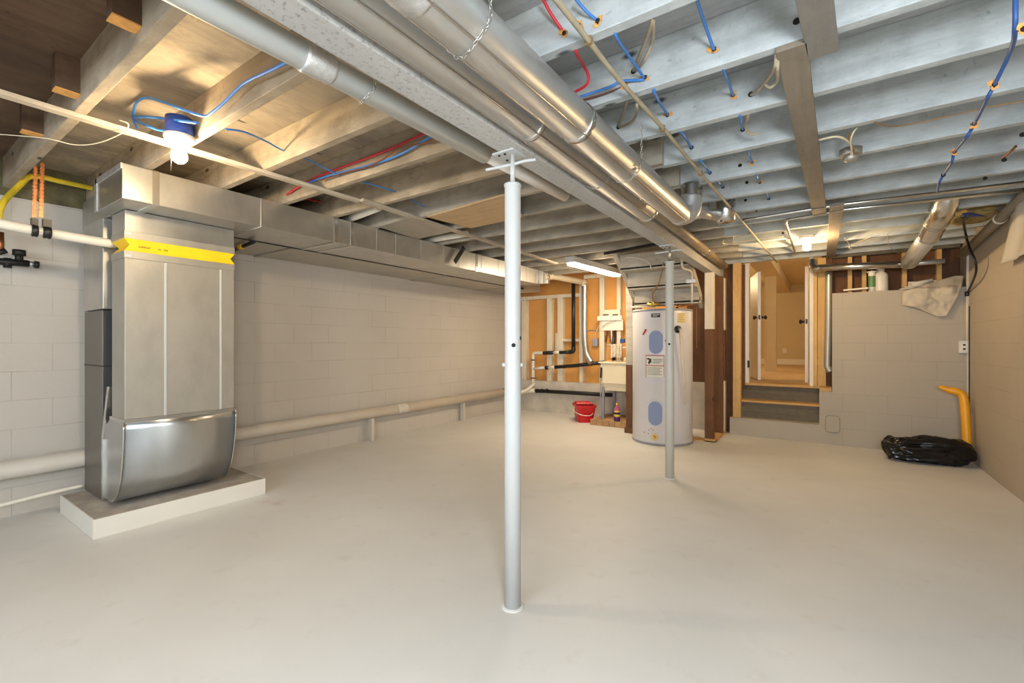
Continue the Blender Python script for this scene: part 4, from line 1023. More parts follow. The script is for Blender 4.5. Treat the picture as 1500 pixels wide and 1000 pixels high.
bm = B(); lathe(bm, dc, [(.04, 0), (.04, .004), (.036, .006)], 20, dd); dvo = obj('drain_rosette', bm, 'label_yellow', wh)
bm = B(); tube(bm, [dc, dc + dd * .055], .014, 12); tube(bm, [dc + dd * .035 - V(0, 0, .018), dc + dd * .035 + V(0, 0, .02)], .01, 10); obj('drain_valve', bm, 'brass', dvo)
for u, s in ((943, 632), (950, 629), (956, 629), (953, 627), (949, 634)):
    patch('rust_mark', u, s, u + 1.6, s + 1.4, 'wire_tan', .0015)
# copper pipes above the tank
wt = thing('water_pipes', (hx, hy, HT + .02), 'copper and white water pipes rising from the water heater top', 'pipe')
def hp_(px, py, y=5.25): return Y(px, py, y)
a = hp_(958, 452); bm = B(); tube(bm, [V(a.x, 5.25, HT), V(a.x, 5.25, HT + .06)], .012, 10); tube(bm, [hp_(925, 450), hp_(955, 449)], .010, 10); obj('cold_pipe', bm, 'pvc_cream', wt)
bm = B(); tube(bm, [hp_(948, 446), hp_(966, 445)], .017, 10); tube(bm, [hp_(958, 450), hp_(958, 441)], .014, 10); tube(bm, [hp_(951, 449), hp_(951, 442)], .014, 10); obj('shutoff_valve', bm, 'brass', wt)
bm = B(); tube(bm, smooth_path([V(a.x - .01, 5.25, HT + .07), hp_(956, 430), hp_(966, 412, 5.1), hp_(972, 385, 4.95)]), .008, 8); obj('flexible_wire', bm, 'wire_tan', wt)
bm = B(); tube(bm, [hp_(992, 452), hp_(992, 446)], .014, 10); tube(bm, [hp_(992, 448), hp_(1014, 446)], .009, 10); obj('hot_pipe', bm, 'copper', wt)
bm = B(); tube(bm, [hp_(1013.5, 444, 5.2), hp_(1013.5, 398, 5.2)], .011, 10); tube(bm, smooth_path([hp_(1013.5, 400, 5.2), hp_(1010, 396, 5.1), hp_(1000, 392, 4.9), hp_(999, 378, 4.8)]), .011, 10); obj('riser_pipe', bm, 'pipe_paint', wt)
bm = B(); c = hp_(1013, 412, 5.18); box(bm, c.x - .05, c.x + .05, 5.15, 5.19, c.z - .02, c.z + .02); obj('pipe_clamp', bm, 'steel', wt)
cable('electrical_cable', [Y(916, 377, 4.93), Y(935, 378, 4.93), Y(950, 384, 4.93), Y(954, 394, 4.93)], .007, 'pipe_paint', 'painted cable arcing across the underside of the stairs')
cable('thermometer_wire', [Y(1020.5, 448, 5.55), Y(1020.5, 480, 5.55), Y(1020.5, 510, 5.55)], .003, 'wire_tan', 'thin wire hanging right of the water heater', 'wire')

# ---------------------------------------------------------------- stairs seen from below
sx0, sx1 = -1.96, -1.16
stt = thing('staircase', (-1.55, 5.3, 1.6), 'grey wooden stair underside sloping down over the water heater', 'stairs')
steps = [(4.98, 2.15, 1.965), (5.22, 1.965, 1.775), (5.46, 1.775, 1.60)]
for i, (y, zt, zb) in enumerate(steps):
    bm = B(); box(bm, sx0 + .05, sx1 if i else sx1, y, y + .02, zb, zt); obj('riser', bm, 'stair_wood', stt)
    bm = B(); box(bm, sx0 + .05, sx1, y, y + .26, zb - .001, zb + .03); obj('tread', bm, 'stair_wood', stt)
    bm = B(); box(bm, sx0 + .05, sx1, y - .012, y, zb - .006, zb + .012); obj('cleat', bm, 'stair_wood', stt)
bm = B(); s0 = [V(sx0, 4.86, 2.15), V(sx0, 5.02, 2.15), V(sx0, 5.76, 1.62), V(sx0, 5.70, 1.55)]
prism(bm, s0, (.05, 0, 0)); obj('stringer', bm, 'stair_wood', stt)
bm = B(); prism(bm, [p + V(sx1 - sx0 - .045, .0, 0) for p in s0], (.045, 0, 0)); obj('stringer', bm, 'stair_wood', stt)
bm = B(); bar(bm, Z(887, 372, JB - .015), Z(966, 357, JB - .015), .06, .03); tag(obj('dark_cleat', bm, 'black_iron'), 'dark wooden cleat on the ceiling in front of the stairs', 'cleat')

# ---------------------------------------------------------------- wooden posts near heater
def woodpost(px, py, w, ztop, label, zsplit=None, matlow='brown_wood', mattop='white_wood', d=None):
    b = Z(px, py, 0); d = d or w
    if zsplit is None:
        bm = B(); box(bm, b.x - w / 2, b.x + w / 2, b.y, b.y + d, 0, ztop); return tag(obj('wooden_post', bm, matlow, bevel=.003), label, 'post')
    t = thing('wooden_post', (b.x, b.y + d / 2, 0), label, 'post')
    bm = B(); box(bm, b.x - w / 2, b.x + w / 2, b.y, b.y + d, 0, zsplit); obj('lower_part', bm, matlow, t, bevel=.003, label='bare brown lower length')
    bm = B(); box(bm, b.x - w / 2 - .0005, b.x + w / 2 + .0005, b.y - .0005, b.y + d + .0005, zsplit, ztop); obj('painted_part', bm, mattop, t, bevel=.003, label='whitewashed upper length')
    return t
woodpost(921.5, 634, .085, 2.03, 'wooden post left of the water heater, grey above and brown below', .86, 'brown_wood', 'stair_wood', .09)
bb = Z(921.5, 634, 0); bm = B(); box(bm, bb.x - .055, bb.x + .055, bb.y - .02, bb.y - .001, 0, .07); tag(obj('wood_block', bm, 'brown_wood', bevel=.003), 'small brown wood block at the foot of the post left of the heater', 'block')
woodpost(1038.5, 646, .095, 1.958, 'wooden post right of the water heater, white above and brown below', 1.30, d=.09)
woodpost(1052, 637, .11, 1.958, 'plain brown wooden post just behind the whitewashed one', None, d=.04)
bz = Z(1062, 629, 0)
t = thing('wooden_post', (bz.x, bz.y + .05, 0), 'wooden post beside the doorway, white at top and bottom, brown between', 'post')
for (z0_, z1_, mt) in ((.0, .66, 'white_wood'), (.66, 1.30, 'brown_wood'), (1.30, 1.958, 'white_wood')):
    bm = B(); box(bm, bz.x - .05, bz.x + .045, 6.19, 6.27, z0_ if z0_ else .0, z1_); obj('post_length', bm, mt, t, bevel=.003)
bm = B(); box(bm, -1.30, -1.0, 5.56, 5.70, 0, .012); box(bm, -1.12, -1.0, 5.56, 6.18, 0, .03); tag(obj('floor_plate', bm, 'raw_wood_x'), 'pale wood plate on the floor under the posts right of the heater', 'plate')

# ---------------------------------------------------------------- doorway: steps, studs, room beyond
bm = B(); box(bm, -.86, -.022, 6.34, 6.40, .208, .40); tag(obj('step_riser', bm, 'step_wood'), 'lower weathered wooden riser of the doorway steps', 'step')
bm = B(); box(bm, -.86, -.022, 6.30, 6.56, .40, .425); tag(obj('step_tread', bm, 'raw_wood_x', bevel=.003), 'worn wooden tread between the two doorway risers', 'step')
bm = B(); box(bm, -.86, -.022, 6.50, 6.56, .425, .60); tag(obj('step_riser', bm, 'step_wood'), 'upper weathered wooden riser under the doorway threshold', 'step')
bm = B(); box(bm, -.90, .08, 6.44, 6.72, .60, .63); tag(obj('door_sill', bm, 'raw_wood_x', bevel=.003), 'wooden threshold board at the top of the doorway steps', 'sill')
def stud(px0, px1, y, z0_, z1_, mat, label, d=.09, name='wall_stud', py=500):
    a = Y(px0, py, y); c = Y(px1, py, y)
    bm = B(); box(bm, min(a.x, c.x), max(a.x, c.x), y, y + d, z0_, z1_); return tag(obj(name, bm, mat, bevel=.002), label, 'stud')
stud(1073.5, 1085, 6.24, .209, JB - .01, 'raw_wood', 'tall yellow stud on the left of the doorway', .10)
stud(1085.5, 1091, 6.42, .55, JB - .01, 'brown_wood', 'dark brown stud between the yellow stud and the left door jamb', .04)
stud(1191.5, 1197, 6.42, .63, JB - .01, 'raw_wood', 'yellow stud beside the right door jamb', .09)
stud(1198, 1210, 6.44, .63, JB - .01, 'raw_wood', 'wide yellow stud right of the doorway beside the vertical pipe', .09)
stud(1210.5, 1219, 6.48, .63, JB - .01, 'brown_wood', 'dark stud behind the vertical pipe right of the doorway', .03)
a = Y(1204, 570, 6.28); bm = B(); box(bm, -.02, .094, 6.21, 6.43, .591, .63); tag(obj('sill_block', bm, 'raw_wood_x', bevel=.002), 'yellow wood sill block on the wall jog beside the steps', 'block')
# jambs (structure)
bm = B(); a = Y(1091.5, 480, 6.46); c = Y(1097, 480, 6.46); box(bm, a.x, c.x, 6.46, 6.60, .63, ST)
a = Y(1186, 480, 6.46); c = Y(1191.5, 480, 6.46); box(bm, a.x, c.x, 6.46, 6.60, .63, ST); struct('trim_2', bm, 'room_white')
# doors
def knob(parent, c, d):
    bm = B(); lathe(bm, c, [(.026, 0), (.026, .006), (.012, .012), (.012, .03), (.024, .036), (.028, .05), (.022, .062), (.0005, .066)], 18, d); obj('door_knob', bm, 'black_iron', parent)
dl = thing('door_1', (-.79, 6.95, .64), 'white door standing open at the left of the doorway, black knobs on both sides', 'door')
de = Y(1110, 480, 6.72); de2 = Y(1114.5, 480, 6.72); dh = Y(1098, 480, 6.62)
# leaf seen nearly edge on: hinge at the jamb, free edge away from the camera
fe = V((de.x + de2.x) / 2, 6.9, 0); e0 = Y(1110, 480, 6.9); e1 = Y(1114.5, 480, 6.9)
hinge = Y(1098, 480, 7.55)
hg0 = Y(1097.5, 480, 7.6)
bm = B(); hexa(bm, [V(e0.x, 6.9, .64), V(e1.x, 6.9, .64), V(hg0.x + .035, 7.6, .64), V(hg0.x - .004, 7.6, .64)], [V(e0.x, 6.9, 2.1), V(e1.x, 6.9, 2.1), V(hg0.x + .035, 7.6, 2.1), V(hg0.x - .004, 7.6, 2.1)]); obj('leaf', bm, 'door_white', dl, bevel=.002)
kz = Y(1105, 465, 6.95).z
knob(dl, V(e0.x - .0, 6.97, kz), (-1, -.1, 0)); knob(dl, V(e1.x + .002, 6.97, kz), (1, .1, 0))
bm = B(); box(bm, (e0.x + e1.x) / 2 - .01, (e0.x + e1.x) / 2 + .01, 6.897, 6.9, kz - .03, kz + .03); obj('latch_plate', bm, 'black_iron', dl)
hq = Y(1096.5, 533, 6.455); bm = B(); box(bm, hq.x - .012, hq.x + .012, 6.452, 6.459, hq.z - .045, hq.z + .045); obj('hinge', bm, 'black_iron', dl)
dr = thing('door_2', (-.1, 7.2, .64), 'white door standing open at the right of the doorway', 'door')
g0 = Y(1179, 480, 6.75); g1 = Y(1184, 480, 6.75)
bm = B(); box(bm, g0.x, g1.x, 6.75, 7.45, .64, 2.1); obj('leaf', bm, 'door_white', dr, bevel=.002)
kz2 = Y(1178, 471, 6.82).z
knob(dr, V(g0.x, 6.82, kz2), (-1, 0, 0))
bm = B(); box(bm, (g0.x + g1.x) / 2 - .01, (g0.x + g1.x) / 2 + .01, 6.747, 6.75, kz2 - .03, kz2 + .03); obj('latch_plate', bm, 'black_iron', dr)
# room beyond
RZ = .63; RC = 2.5; RY = 12.4
bm = B(); box(bm, -4.3, 2.6, 6.72, RY, RZ - .1, RZ); struct('floor.001', bm, 'carpet')
bm = B(); box(bm, -4.3, 2.6, 6.62, RY, RC, RC + .1); struct('ceiling.003', bm, 'room_ceiling')
bm = B(); box(bm, -4.3, 2.6, RY, RY + .1, RZ, RC); struct('wall_room_back', bm, 'room_wall')
bm = B(); box(bm, -4.3, -4.2, 6.72, RY, RZ, RC); struct('wall_room_left', bm, 'room_wall')
bm = B(); box(bm, 2.5, 2.6, 6.72, RY, RZ, RC); struct('wall_room_right', bm, 'room_wall')
bm = B(); box(bm, -4.3, -.86, 6.62, 6.72, RZ - .1, RC); box(bm, .0, 2.6, 6.62, 6.72, RZ - .1, RC); box(bm, -.86, .0, 6.62, 6.72, 2.3, RC); struct('wall_room_front', bm, 'room_wall')
bm = B(); box(bm, -4.2, 2.5, RY - .02, RY, RZ, RZ + .13); struct('baseboard_room', bm, 'room_white')
# column, bulkhead
ca = Y(1120, 500, 9.2); cb2 = Y(1137, 500, 9.2)
bm = B(); box(bm, ca.x, cb2.x, 9.2, 9.35, RZ, RC); box(bm, ca.x - .01, cb2.x + .01, 9.18, 9.2, RZ, RZ + .14); struct('wall_room_column', bm, 'room_wall')
bm = B(); z0_ = Y(1140, 430, 9.2).z
box(bm, Y(1137, 430, RY).x, Y(1158, 430, RY).x, 6.73, RY - .001, 2.32, RC - .001); struct('ceiling_bulkhead', bm, 'room_ceiling')
oo = Y(1149, 513.5, RY - .02); bm = B(); box(bm, oo.x - .04, oo.x + .04, RY - .008, RY - .0005, oo.z - .06, oo.z + .06); tag(obj('wall_outlet', bm, 'room_white', bevel=.002), 'small white outlet plate on the far wall of the next room', 'outlet')

pq0 = Y(1209.5, 608, BY); pq1 = Y(1230, 634, BY); r0 = .03
bm = B(); pp = []
for cx0, cz0, s_ in ((pq1.x - r0, pq0.z - r0, 0), (pq0.x + r0, pq0.z - r0, PI / 2), (pq0.x + r0, pq1.z + r0, PI), (pq1.x - r0, pq1.z + r0, 1.5 * PI)):
    for i in range(5):
        t_ = s_ + PI / 2 * i / 4; pp.append(V(cx0 + r0 * math.cos(t_), BY - .001, cz0 + r0 * math.sin(t_)))
prism(bm, pp, (0, -.006, 0)); tag(obj('cover_plate', bm, 'block_back', bevel=.002), 'painted over square cover plate low on the back wall beside the steps', 'cover plate')
bm = B(); tube(bm, [p - V(0, .006, 0) for p in pp + pp[:1]], .0025, 5, cap=False); 
obj('paint_crack', bm, 'ink_grey', bpy.data.objects['cover_plate'])

# ---------------------------------------------------------------- stud wall behind the sink
KZ = .511
GSt = 'cream studs of the wall behind the sink'
def cream(px0, px1, z1_, label, y=6.47, z0_=KZ): return stud(px0, px1, y, z0_, z1_, 'white_wood', label, .088)
cream(764, 771, 1.87, 'cream stud in the far corner beside the foreground post')
cream(801, 808, 1.87, 'cream stud behind the black drain pipes, left one of the pair')
cream(816.5, 824.5, 1.87, 'cream stud behind the black drain pipes, right one of the pair')
cream(848.5, 853.5, 2.14, 'narrow cream stud left of the flexible foil duct')
cream(878, 885, 2.14, 'cream stud left of the white valve box over the sink')
cream(903.5, 909, 2.14, 'cream stud right of the white valve box over the sink')
a = Y(764, 440, 6.46); c = Y(849, 440, 6.46)
bm = B(); box(bm, a.x - .1, c.x, 6.462, 6.56, 1.871, 1.925); tag(obj('top_plate', bm, 'white_wood'), 'cream horizontal plate over the low studs in the far corner', 'plate')
a = Y(856, 440, 6.46); c = Y(915, 440, 6.46)
bm = B(); box(bm, a.x, c.x, 6.44, 6.56, 2.141, 2.2); tag(obj('top_plate', bm, 'white_wood'), 'cream horizontal plate above the studs behind the sink', 'plate')
a = Y(819, 498, 6.46); c = Y(849, 498, 6.46)
bm = B(); box(bm, a.x + .03, c.x, 6.475, 6.555, a.z - .02, a.z + .02); tag(obj('blocking', bm, 'white_wood'), 'cream horizontal blocking between studs beside the black stack pipe', 'block')
bm = B(); c = Y(814, 505, 6.46); box(bm, c.x - .03, c.x + .03, 6.50, 6.55, 1.0, 1.3); tag(obj('scrap_stud', bm, 'white_wood'), 'short cream scrap nailed between the paired studs', 'block')
# vent board and valve box
vb_ = thing('valve_box', tuple(Y(893, 465, 6.4)), 'white slotted board and box for laundry valves above the sink', 'valve box')
def fr_box(px0, px1, py0, py1, y0_, y1_, name, mat):
    a = Y(px0, py0, y0_); c = Y(px1, py1, y0_)
    bm = B(); box(bm, a.x, c.x, y0_, y1_, c.z, a.z); return obj(name, bm, mat, vb_, bevel=.002)
fr_box(882, 908, 454, 463, 6.44, 6.468, 'slotted_board', 'white_wood')
for u in (883, 897):
    fr_box(u, u + 8.5, 460.3, 461.6, 6.436, 6.441, 'slot', 'dark_hole')
fr_box(875, 910.5, 463, 468.5, 6.42, 6.46, 'cross_board', 'room_white')
fr_box(881.5, 912.5, 469, 483.5, 6.445, 6.468, 'valve_cover', 'room_white')
for u, m_ in ((887.5, 'copper'), (894, 'copper'), (896, 'pvc_cream')):
    a = Y(u, 484, 6.45); c = Y(u, 501, 6.45); bm = B(); tube(bm, [a, c], .012, 10); obj('supply_pipe', bm, m_, vb_)
bm = B(); tube(bm, [Y(899, 484, 6.46), Y(899, 530, 6.46)], .025, 12); obj('standpipe', bm, 'black_plastic', vb_)
cable('electrical_cable', [Y(882, 479, 6.43), Y(890, 473, 6.42), Y(902, 470, 6.42)], .005, 'heater_grey', 'grey cable arcing across the white valve box')
cable('electrical_cable', [Y(858, 485, 6.55), Y(868, 483, 6.55), Y(878, 485, 6.55)], .006, 'heater_grey', 'grey cable stapled across the orange board left of the valve box')
zrim_ = Y(895, 530, 5.90).z
fa_ = thing('laundry_faucet', tuple(Y(900, 508, 6.3)), 'white laundry faucet pipes above the sink rim', 'faucet')
bm = B(); tube(bm, [Y(889, 505, 6.3), Y(912, 505, 6.3)], .012, 10); tube(bm, [Y(893, 510, 6.3), Y(931, 508, 6.3)], .011, 10); q = Y(905, 506, 6.3); tube(bm, [V(q.x, 6.34, q.z), V(q.x, 6.34, zrim_ + .03)], .012, 10); obj('spout_bar', bm, 'pvc_cream', fa_)
bm = B(); c = Y(912, 499, 6.3); box(bm, c.x - .035, c.x + .03, 6.28, 6.33, c.z - .03, c.z + .03); obj('timer_box', bm, 'box_blue', fa_, bevel=.004, label='small blue box')
bm = B(); c0_ = Y(903, 515, 6.25); 
for i in range(6): box(bm, c0_.x - .085 + i * .028, c0_.x - .06 + i * .028, 6.235 + .008 * (i % 2), 6.26 + .008 * (i % 2), .92 + .006 * (i % 3), 1.12 - .01 * (i % 2))
tag(obj('rag', bm, 'rag', bevel=.006), 'mottled grey rag hanging behind the sink', 'rag')
# electric box on the board
eb = Y(872, 501, 6.52); bm = B(); box(bm, eb.x - .045, eb.x + .045, 6.50, 6.559, eb.z - .06, eb.z + .06); tag(obj('electrical_box', bm, 'heater_grey', bevel=.004), 'small grey electrical box on the orange board beside the sink', 'electrical box')
cable('electrical_cable', [Y(871, 494, 6.53), Y(874, 485, 6.53), Y(878, 476, 6.53)], .006, 'cable_white', 'pale cable rising from the grey electrical box')
# flexible foil duct
fx = thing('foil_duct', tuple(Y(857, 470, 6.42)), 'flexible foil duct dropping beside the studs behind the sink', 'duct')
fp = smooth_path([Y(856.5, 416, 6.4), Y(856.5, 450, 6.4), Y(856.5, 485, 6.4), Y(857.5, 505, 6.38), Y(860, 520, 6.36), Y(866, 531, 6.33)], 12)
bm = B(); tube(bm, fp, .045, 18, radii=[.043 + (.0 if i < 26 else .005 * (i % 2)) for i in range(len(fp))]); obj('hose', bm, 'galv', fx)
bm = B(); ring(bm, Y(856.5, 455, 6.4), (0, 0, 1), .038, .012, 18, .004); obj('clamp', bm, 'steel', fx)
bm = B(); lathe(bm, Y(855.5, 419, 6.4), [(.048, 0), (.044, .05), (.03, .1)], 18); obj('top_adapter', bm, 'pvc_cream', fx)
# round duct leading to it from the trunk end
round_duct('round_duct', [V(-3.28, 5.55, 2.08), Y(812, 405, 6.0), Y(852, 413, 6.35)], .045, 'tan round duct from the rectangular duct end to the foil duct', 'pvc_cream', [(.1, 'c')], seam=False, seg=20)
# black stack and drain pipes
bs = thing('drain_stack', tuple(Y(840, 470, 6.40)), 'black vertical drain pipe with elbows to white drain pipes behind the sink', 'pipe')
yb_ = 6.40
bm = B(); tube(bm, [Y(840, 408, yb_), Y(840, 510, yb_)], .03, 16); obj('stack', bm, 'black_plastic', bs)
bm = B(); tube(bm, smooth_path([Y(840, 508, yb_), Y(839.5, 514, yb_), Y(834, 515.5, yb_)], 4), .034, 16); obj('elbow', bm, 'black_plastic', bs)
bm = B(); tube(bm, [Y(836, 515.5, yb_), Y(820, 516, yb_)], .027, 14); obj('branch', bm, 'black_plastic', bs)
bm = B(); tube(bm, [Y(820, 516, yb_), Y(811, 516.3, yb_)], .025, 14); obj('white_branch', bm, 'pvc_white', bs)
bm = B(); tube(bm, [Y(811, 516.3, yb_), Y(796, 516.8, yb_)], .03, 14); obj('coupling', bm, 'black_plastic', bs)
bm = B(); tube(bm, smooth_path([Y(797, 516.7, yb_), Y(785, 517, yb_), Y(781.5, 519, yb_), Y(781, 524, yb_), Y(781, 558, yb_), Y(781, 563, 6.38), Y(777, 567, 6.33), Y(772, 571, 6.28), Y(764, 574, 6.24), Y(745, 577, 6.15)], 4), .027, 14); obj('white_drain', bm, 'pvc_white', bs)
for py in (527, 553.5):
    bm = B(); ring(bm, Y(781, py, yb_), (0, 0, 1), .028, .02, 14, .005); obj('clamp_band', bm, 'black_plastic', bs)
bm = B(); tube(bm, [Y(782, 540, yb_), Y(799, 538.5, yb_)], .025, 14); obj('white_branch', bm, 'pvc_white', bs)
bm = B(); tube(bm, [Y(799, 538.5, yb_), Y(803, 538.3, yb_)], .03, 14); obj('coupling', bm, 'black_plastic', bs)
bm = B(); tube(bm, [Y(803, 538.3, yb_), Y(814, 537.5, yb_)], .025, 14); obj('white_branch', bm, 'pvc_white', bs)
bm = B(); tube(bm, [Y(813, 537.6, yb_), Y(845, 535, yb_), Y(885, 530.5, yb_)], .028, 14); obj('sink_branch', bm, 'black_plastic', bs)
lowp = thing('drain_pipe', tuple(Y(830, 575, 6.37)), 'black drain pipe running low along the concrete ledge to the sink', 'pipe')
bm = B(); tube(bm, [Y(783, 572, 6.37), Y(900, 578.5, 6.37)], .03, 14); obj('pipe', bm, 'black_iron', lowp)
for px in (786, 794, 801):
    bm = B(); ring(bm, Y(px, 572.3, 6.37), (1, .0, -.04), .03, .03, 14, .006); obj('coupling', bm, 'black_plastic', lowp)
bm = B(); tube(bm, smooth_path([Y(784, 572, 6.37), Y(770, 573, 6.33), Y(758, 577, 6.25)], 4), .035, 14); obj('white_bend', bm, 'pvc_white', lowp)

# ---------------------------------------------------------------- sink, platform, bucket, bottle
sk = thing('laundry_sink', (-2.37, 6.05, .12), 'cream laundry tub on legs standing on the low brick platform', 'sink')
ty0, ty1 = 5.90, 6.38
tx0 = Y(879.5, 530, ty0).x; tx1 = tx0 + .60
zr = Y(895, 530, ty0).z; zb = Y(900, 573, ty0).z
bm = B()
hexa(bm, [V(tx0 + .03, ty0 + .04, zb), V(tx1 - .03, ty0 + .04, zb), V(tx1 - .03, ty1 - .03, zb), V(tx0 + .03, ty1 - .03, zb)], [V(tx0, ty0, zr - .02), V(tx1, ty0, zr - .02), V(tx1, ty1, zr - .02), V(tx0, ty1, zr - .02)])
top = max(bm.faces, key=lambda f: f.calc_center_median().z)
r_ = bmesh.ops.inset_region(bm, faces=[top], thickness=.02)
bmesh.ops.translate(bm, verts=top.verts, vec=(0, 0, -.28))
obj('tub', bm, 'tub_cream', sk, bevel=.006)
bm = B(); x0_, x1_ = tx0 - .025, tx1 + .02
box(bm, x0_, x1_, ty0 - .02, ty0 + .02, zr - .022, zr); box(bm, x0_, x1_, ty1 - .02, ty1 + .02, zr - .022, zr); box(bm, x0_, tx0 + .02, ty0 + .02, ty1 - .02, zr - .022, zr); box(bm, tx1 - .02, x1_, ty0 + .02, ty1 - .02, zr - .022, zr); obj('rim', bm, 'tub_cream', sk, bevel=.005)
bm = B(); box(bm, tx0 + .18, tx1 + .02, ty1 - .07, ty1 + .02, zr, zr + .05); obj('faucet_deck', bm, 'tub_cream', sk, bevel=.008)
for x, y in ((tx0 + .03, ty0 + .03), (tx1 - .05, ty0 + .03), (tx0 + .03, ty1 - .05), (tx1 - .05, ty1 - .05)):
    bm = B(); bar(bm, V(x, y, .081), V(x, y, zb + .05), .035, .035, (0, 1, 0)); obj('leg', bm, 'heater_grey', sk)
bm = B(); tube(bm, smooth_path([V(tx0 + .3, 6.15, zb), V(tx0 + .3, 6.15, zb - .1), V(tx0 + .34, 6.14, zb - .18), V(tx0 + .40, 6.14, zb - .16), V(tx0 + .42, 6.15, zb - .06)]), .025, 12); obj('drain_trap', bm, 'black_plastic', sk)
gun = tag(tb('spray_handle', [Y(881, 538, 5.86), Y(880.5, 545, 5.86), Y(880, 553, 5.86)], .014, 'black_plastic', seg=10), 'black hose handle hanging at the sink left corner', 'handle')
cable('hose', [Y(880, 552, 5.86), Y(879.5, 580, 5.86), Y(879, 614, 5.8)], .006, 'heater_grey', 'thin grey hose hanging down the sink left leg', 'hose')
pz = .078
pa = Z(868, 622, 0); pb_ = Z(936, 630, 0)
pm = thing('brick_platform', (-2.3, 6.0, 0), 'low tan brick platform under the laundry sink', 'platform')
nb = 7
for i in range(nb):
    x0_ = -2.66 + i * .09; bm = B(); box(bm, x0_ + .002, x0_ + .088, 5.79, 5.89, 0, pz); obj('brick', bm, 'brick_tan', pm, bevel=.004)
bm = B(); box(bm, -2.66, -2.03, 5.892, 6.40, 0, pz); obj('slab', bm, 'brick_tan', pm, bevel=.004)
# bucket
bq = Z(861, 618, 0)
bk = thing('bucket', (-2.86, 6.0, 0), 'red square plastic bucket on the floor left of the sink', 'bucket')
ang = math.radians(38); bcx, bcy = -2.86, 6.02
def R2(x, y, z): return V(bcx + x * math.cos(ang) - y * math.sin(ang), bcy + x * math.sin(ang) + y * math.cos(ang), z)
bm = B(); w0, l0_, w1, l1_ = .105, .145, .13, .175; hb = .245
def rr_(w, l, z, n=4, r=.03):
    pts = []
    for cx0, cy0, s in ((w - r, l - r, 0), (-w + r, l - r, PI / 2), (-w + r, -l + r, PI), (w - r, -l + r, 1.5 * PI)):
        for i in range(n + 1):
            t_ = s + PI / 2 * i / n; pts.append(R2(cx0 + r * math.cos(t_), cy0 + r * math.sin(t_), z))
    return pts
layers = [rr_(w0, l0_, 0), rr_(w0 + .013, l0_ + .013, .13), rr_(w0 + .018, l0_ + .018, .132), rr_(w1, l1_, hb - .03), rr_(w1 + .012, l1_ + .012, hb - .028), rr_(w1 + .012, l1_ + .012, hb), rr_(w1 - .005, l1_ - .005, hb), rr_(w0 - .005, l0_ - .005, .01)]
vr = [[bm.verts.new(p) for p in L] for L in layers]
for a_, c_ in zip(vr, vr[1:]):
    for k in range(len(a_)):
        j = (k + 1) % len(a_); bm.faces.new((a_[k], a_[j], c_[j], c_[k]))
bm.faces.new(vr[0][::-1]); bm.faces.new(vr[-1])
obj('body', bm, 'bucket_red', bk)
bm = B(); hpath = [R2(-w1 - .012, -.0, hb - .03), R2(-w1 - .03, -.10, hb - .09), R2(-.06, -l1_ - .03, .115), R2(.06, -l1_ - .03, .12), R2(w1 + .012, -.05, hb - .06), R2(w1 + .012, 0, hb - .02)]
tube(bm, smooth_path(hpath), .005, 8); obj('handle', bm, 'pvc_white', bk, label='white wire handle folded down')
bm = B(); box(bm, -.001, .001, -.001, .001, 0, .001); bm.free()
fl_ = rr_(w1 - .01, l1_ * .45, hb + .012); 
bm = B(); pts = [R2(-w1 + .01, -.01, hb + .001), R2(w1 - .01, -.01, hb + .001), R2(w1 - .01, l1_ - .01, hb + .001), R2(-w1 + .01, l1_ - .01, hb + .001)]
pt2 = [R2(-w1 + .03, .02, hb + .03), R2(w1 - .03, .02, hb + .03), R2(w1 - .03, l1_ - .03, hb + .03), R2(-w1 + .03, l1_ - .03, hb + .03)]; hexa(bm, pts, pt2); obj('wringer', bm, 'bucket_red', bk, bevel=.004)
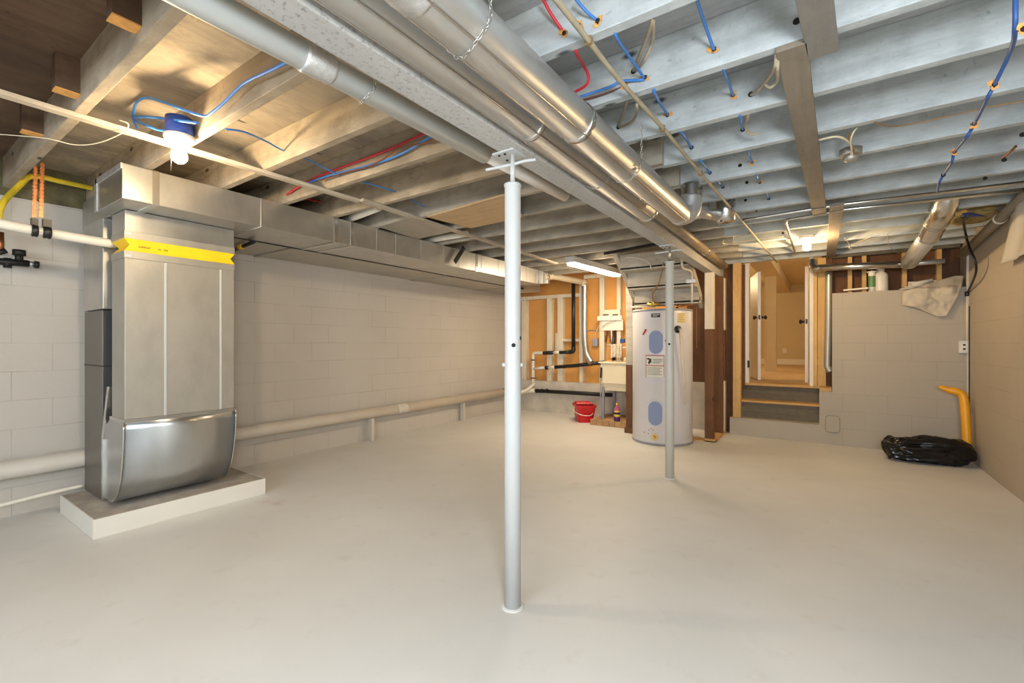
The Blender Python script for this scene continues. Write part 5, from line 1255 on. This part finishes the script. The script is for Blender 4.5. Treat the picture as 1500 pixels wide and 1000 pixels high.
# bottle on the platform
bt = Z(898, 620, pz); bt = V(Z(898, 619, pz).x, 5.84, pz)
bo_ = thing('cleaner_bottle', (bt.x, bt.y, pz), 'purple cleaner bottle with yellow label standing on the brick platform', 'bottle')
bm = B(); lathe(bm, bt, [(.038, 0), (.042, .01), (.042, .055), (.040, .06)], 20); obj('lower_body', bm, 'bottle_purple', bo_)
bm = B(); lathe(bm, bt, [(.040, .06), (.041, .07), (.040, .16), (.03, .185), (.016, .205), (.014, .22)], 20); obj('upper_body', bm, 'bottle_pink', bo_)
bm = B(); lathe(bm, bt, [(.0425, .07), (.0422, .145)], 20, cap=False); obj('label', bm, 'yellow_hose', bo_)
bm = B(); lathe(bm, bt, [(.0432, .095), (.0432, .125)], 20, cap=False, ang=PI); obj('label_band', bm, 'bottle_purple', bo_)
bm = B(); lathe(bm, bt, [(.017, .215), (.017, .24), (.014, .243)], 16); obj('cap', bm, 'yellow_plastic', bo_)

# ---------------------------------------------------------------- added window light, lamps, camera
def area(name, loc, rot, sx, sy, power, col):
    l = bpy.data.lights.new(name, 'AREA'); l.shape = 'RECTANGLE'; l.size = sx; l.size_y = sy; l.energy = power; l.color = col
    o = bpy.data.objects.new(name, l); C.objects.link(o); o.location = loc; o.rotation_euler = rot; return o
area('added_window_light', (-.85, -2.76, 1.66), (PI / 2, 0, 0), 3.0, .78, 80, (.82, .91, 1.0))  # added light in the unseen rear window, brightens the room from behind
def point(name, loc, power, col, r=.06):
    l = bpy.data.lights.new(name, 'POINT'); l.energy = power; l.color = col; l.shadow_soft_size = r
    o = bpy.data.objects.new(name, l); C.objects.link(o); o.location = loc
point('photographer_flash', (.55, -.35, 1.45), 110, (.86, .93, 1.0), .22)
point('next_room_lamp', (-2.3, 9.6, 2.3), 40, (1, .74, .42)); point('next_room_lamp', (.9, 8.0, 2.3), 20, (1, .74, .42))
w = bpy.data.worlds.new('world'); bpy.context.scene.world = w; w.use_nodes = True
w.node_tree.nodes['Background'].inputs[0].default_value = (.8, .9, 1, 1); w.node_tree.nodes['Background'].inputs[1].default_value = 0.5

cam = bpy.data.cameras.new('camera'); co = bpy.data.objects.new('camera', cam); C.objects.link(co)
cam.sensor_width = 36; cam.lens = F / 1500 * 36; cam.shift_y = (CY - 500) / 1500
cam.clip_start = .05
co.location = O; co.rotation_euler = (PI / 2, 0, YAW)
sc = bpy.context.scene; sc.camera = co
sc.view_settings.view_transform = 'Standard'; sc.view_settings.look = 'None'; sc.view_settings.gamma = 1; sc.view_settings.use_curve_mapping = False
sc.view_settings.exposure = 0.55
sc.cycles.use_denoising = True
sc.cycles.max_bounces = 10; sc.cycles.diffuse_bounces = 6
sc.cycles.sample_clamp_indirect = 8
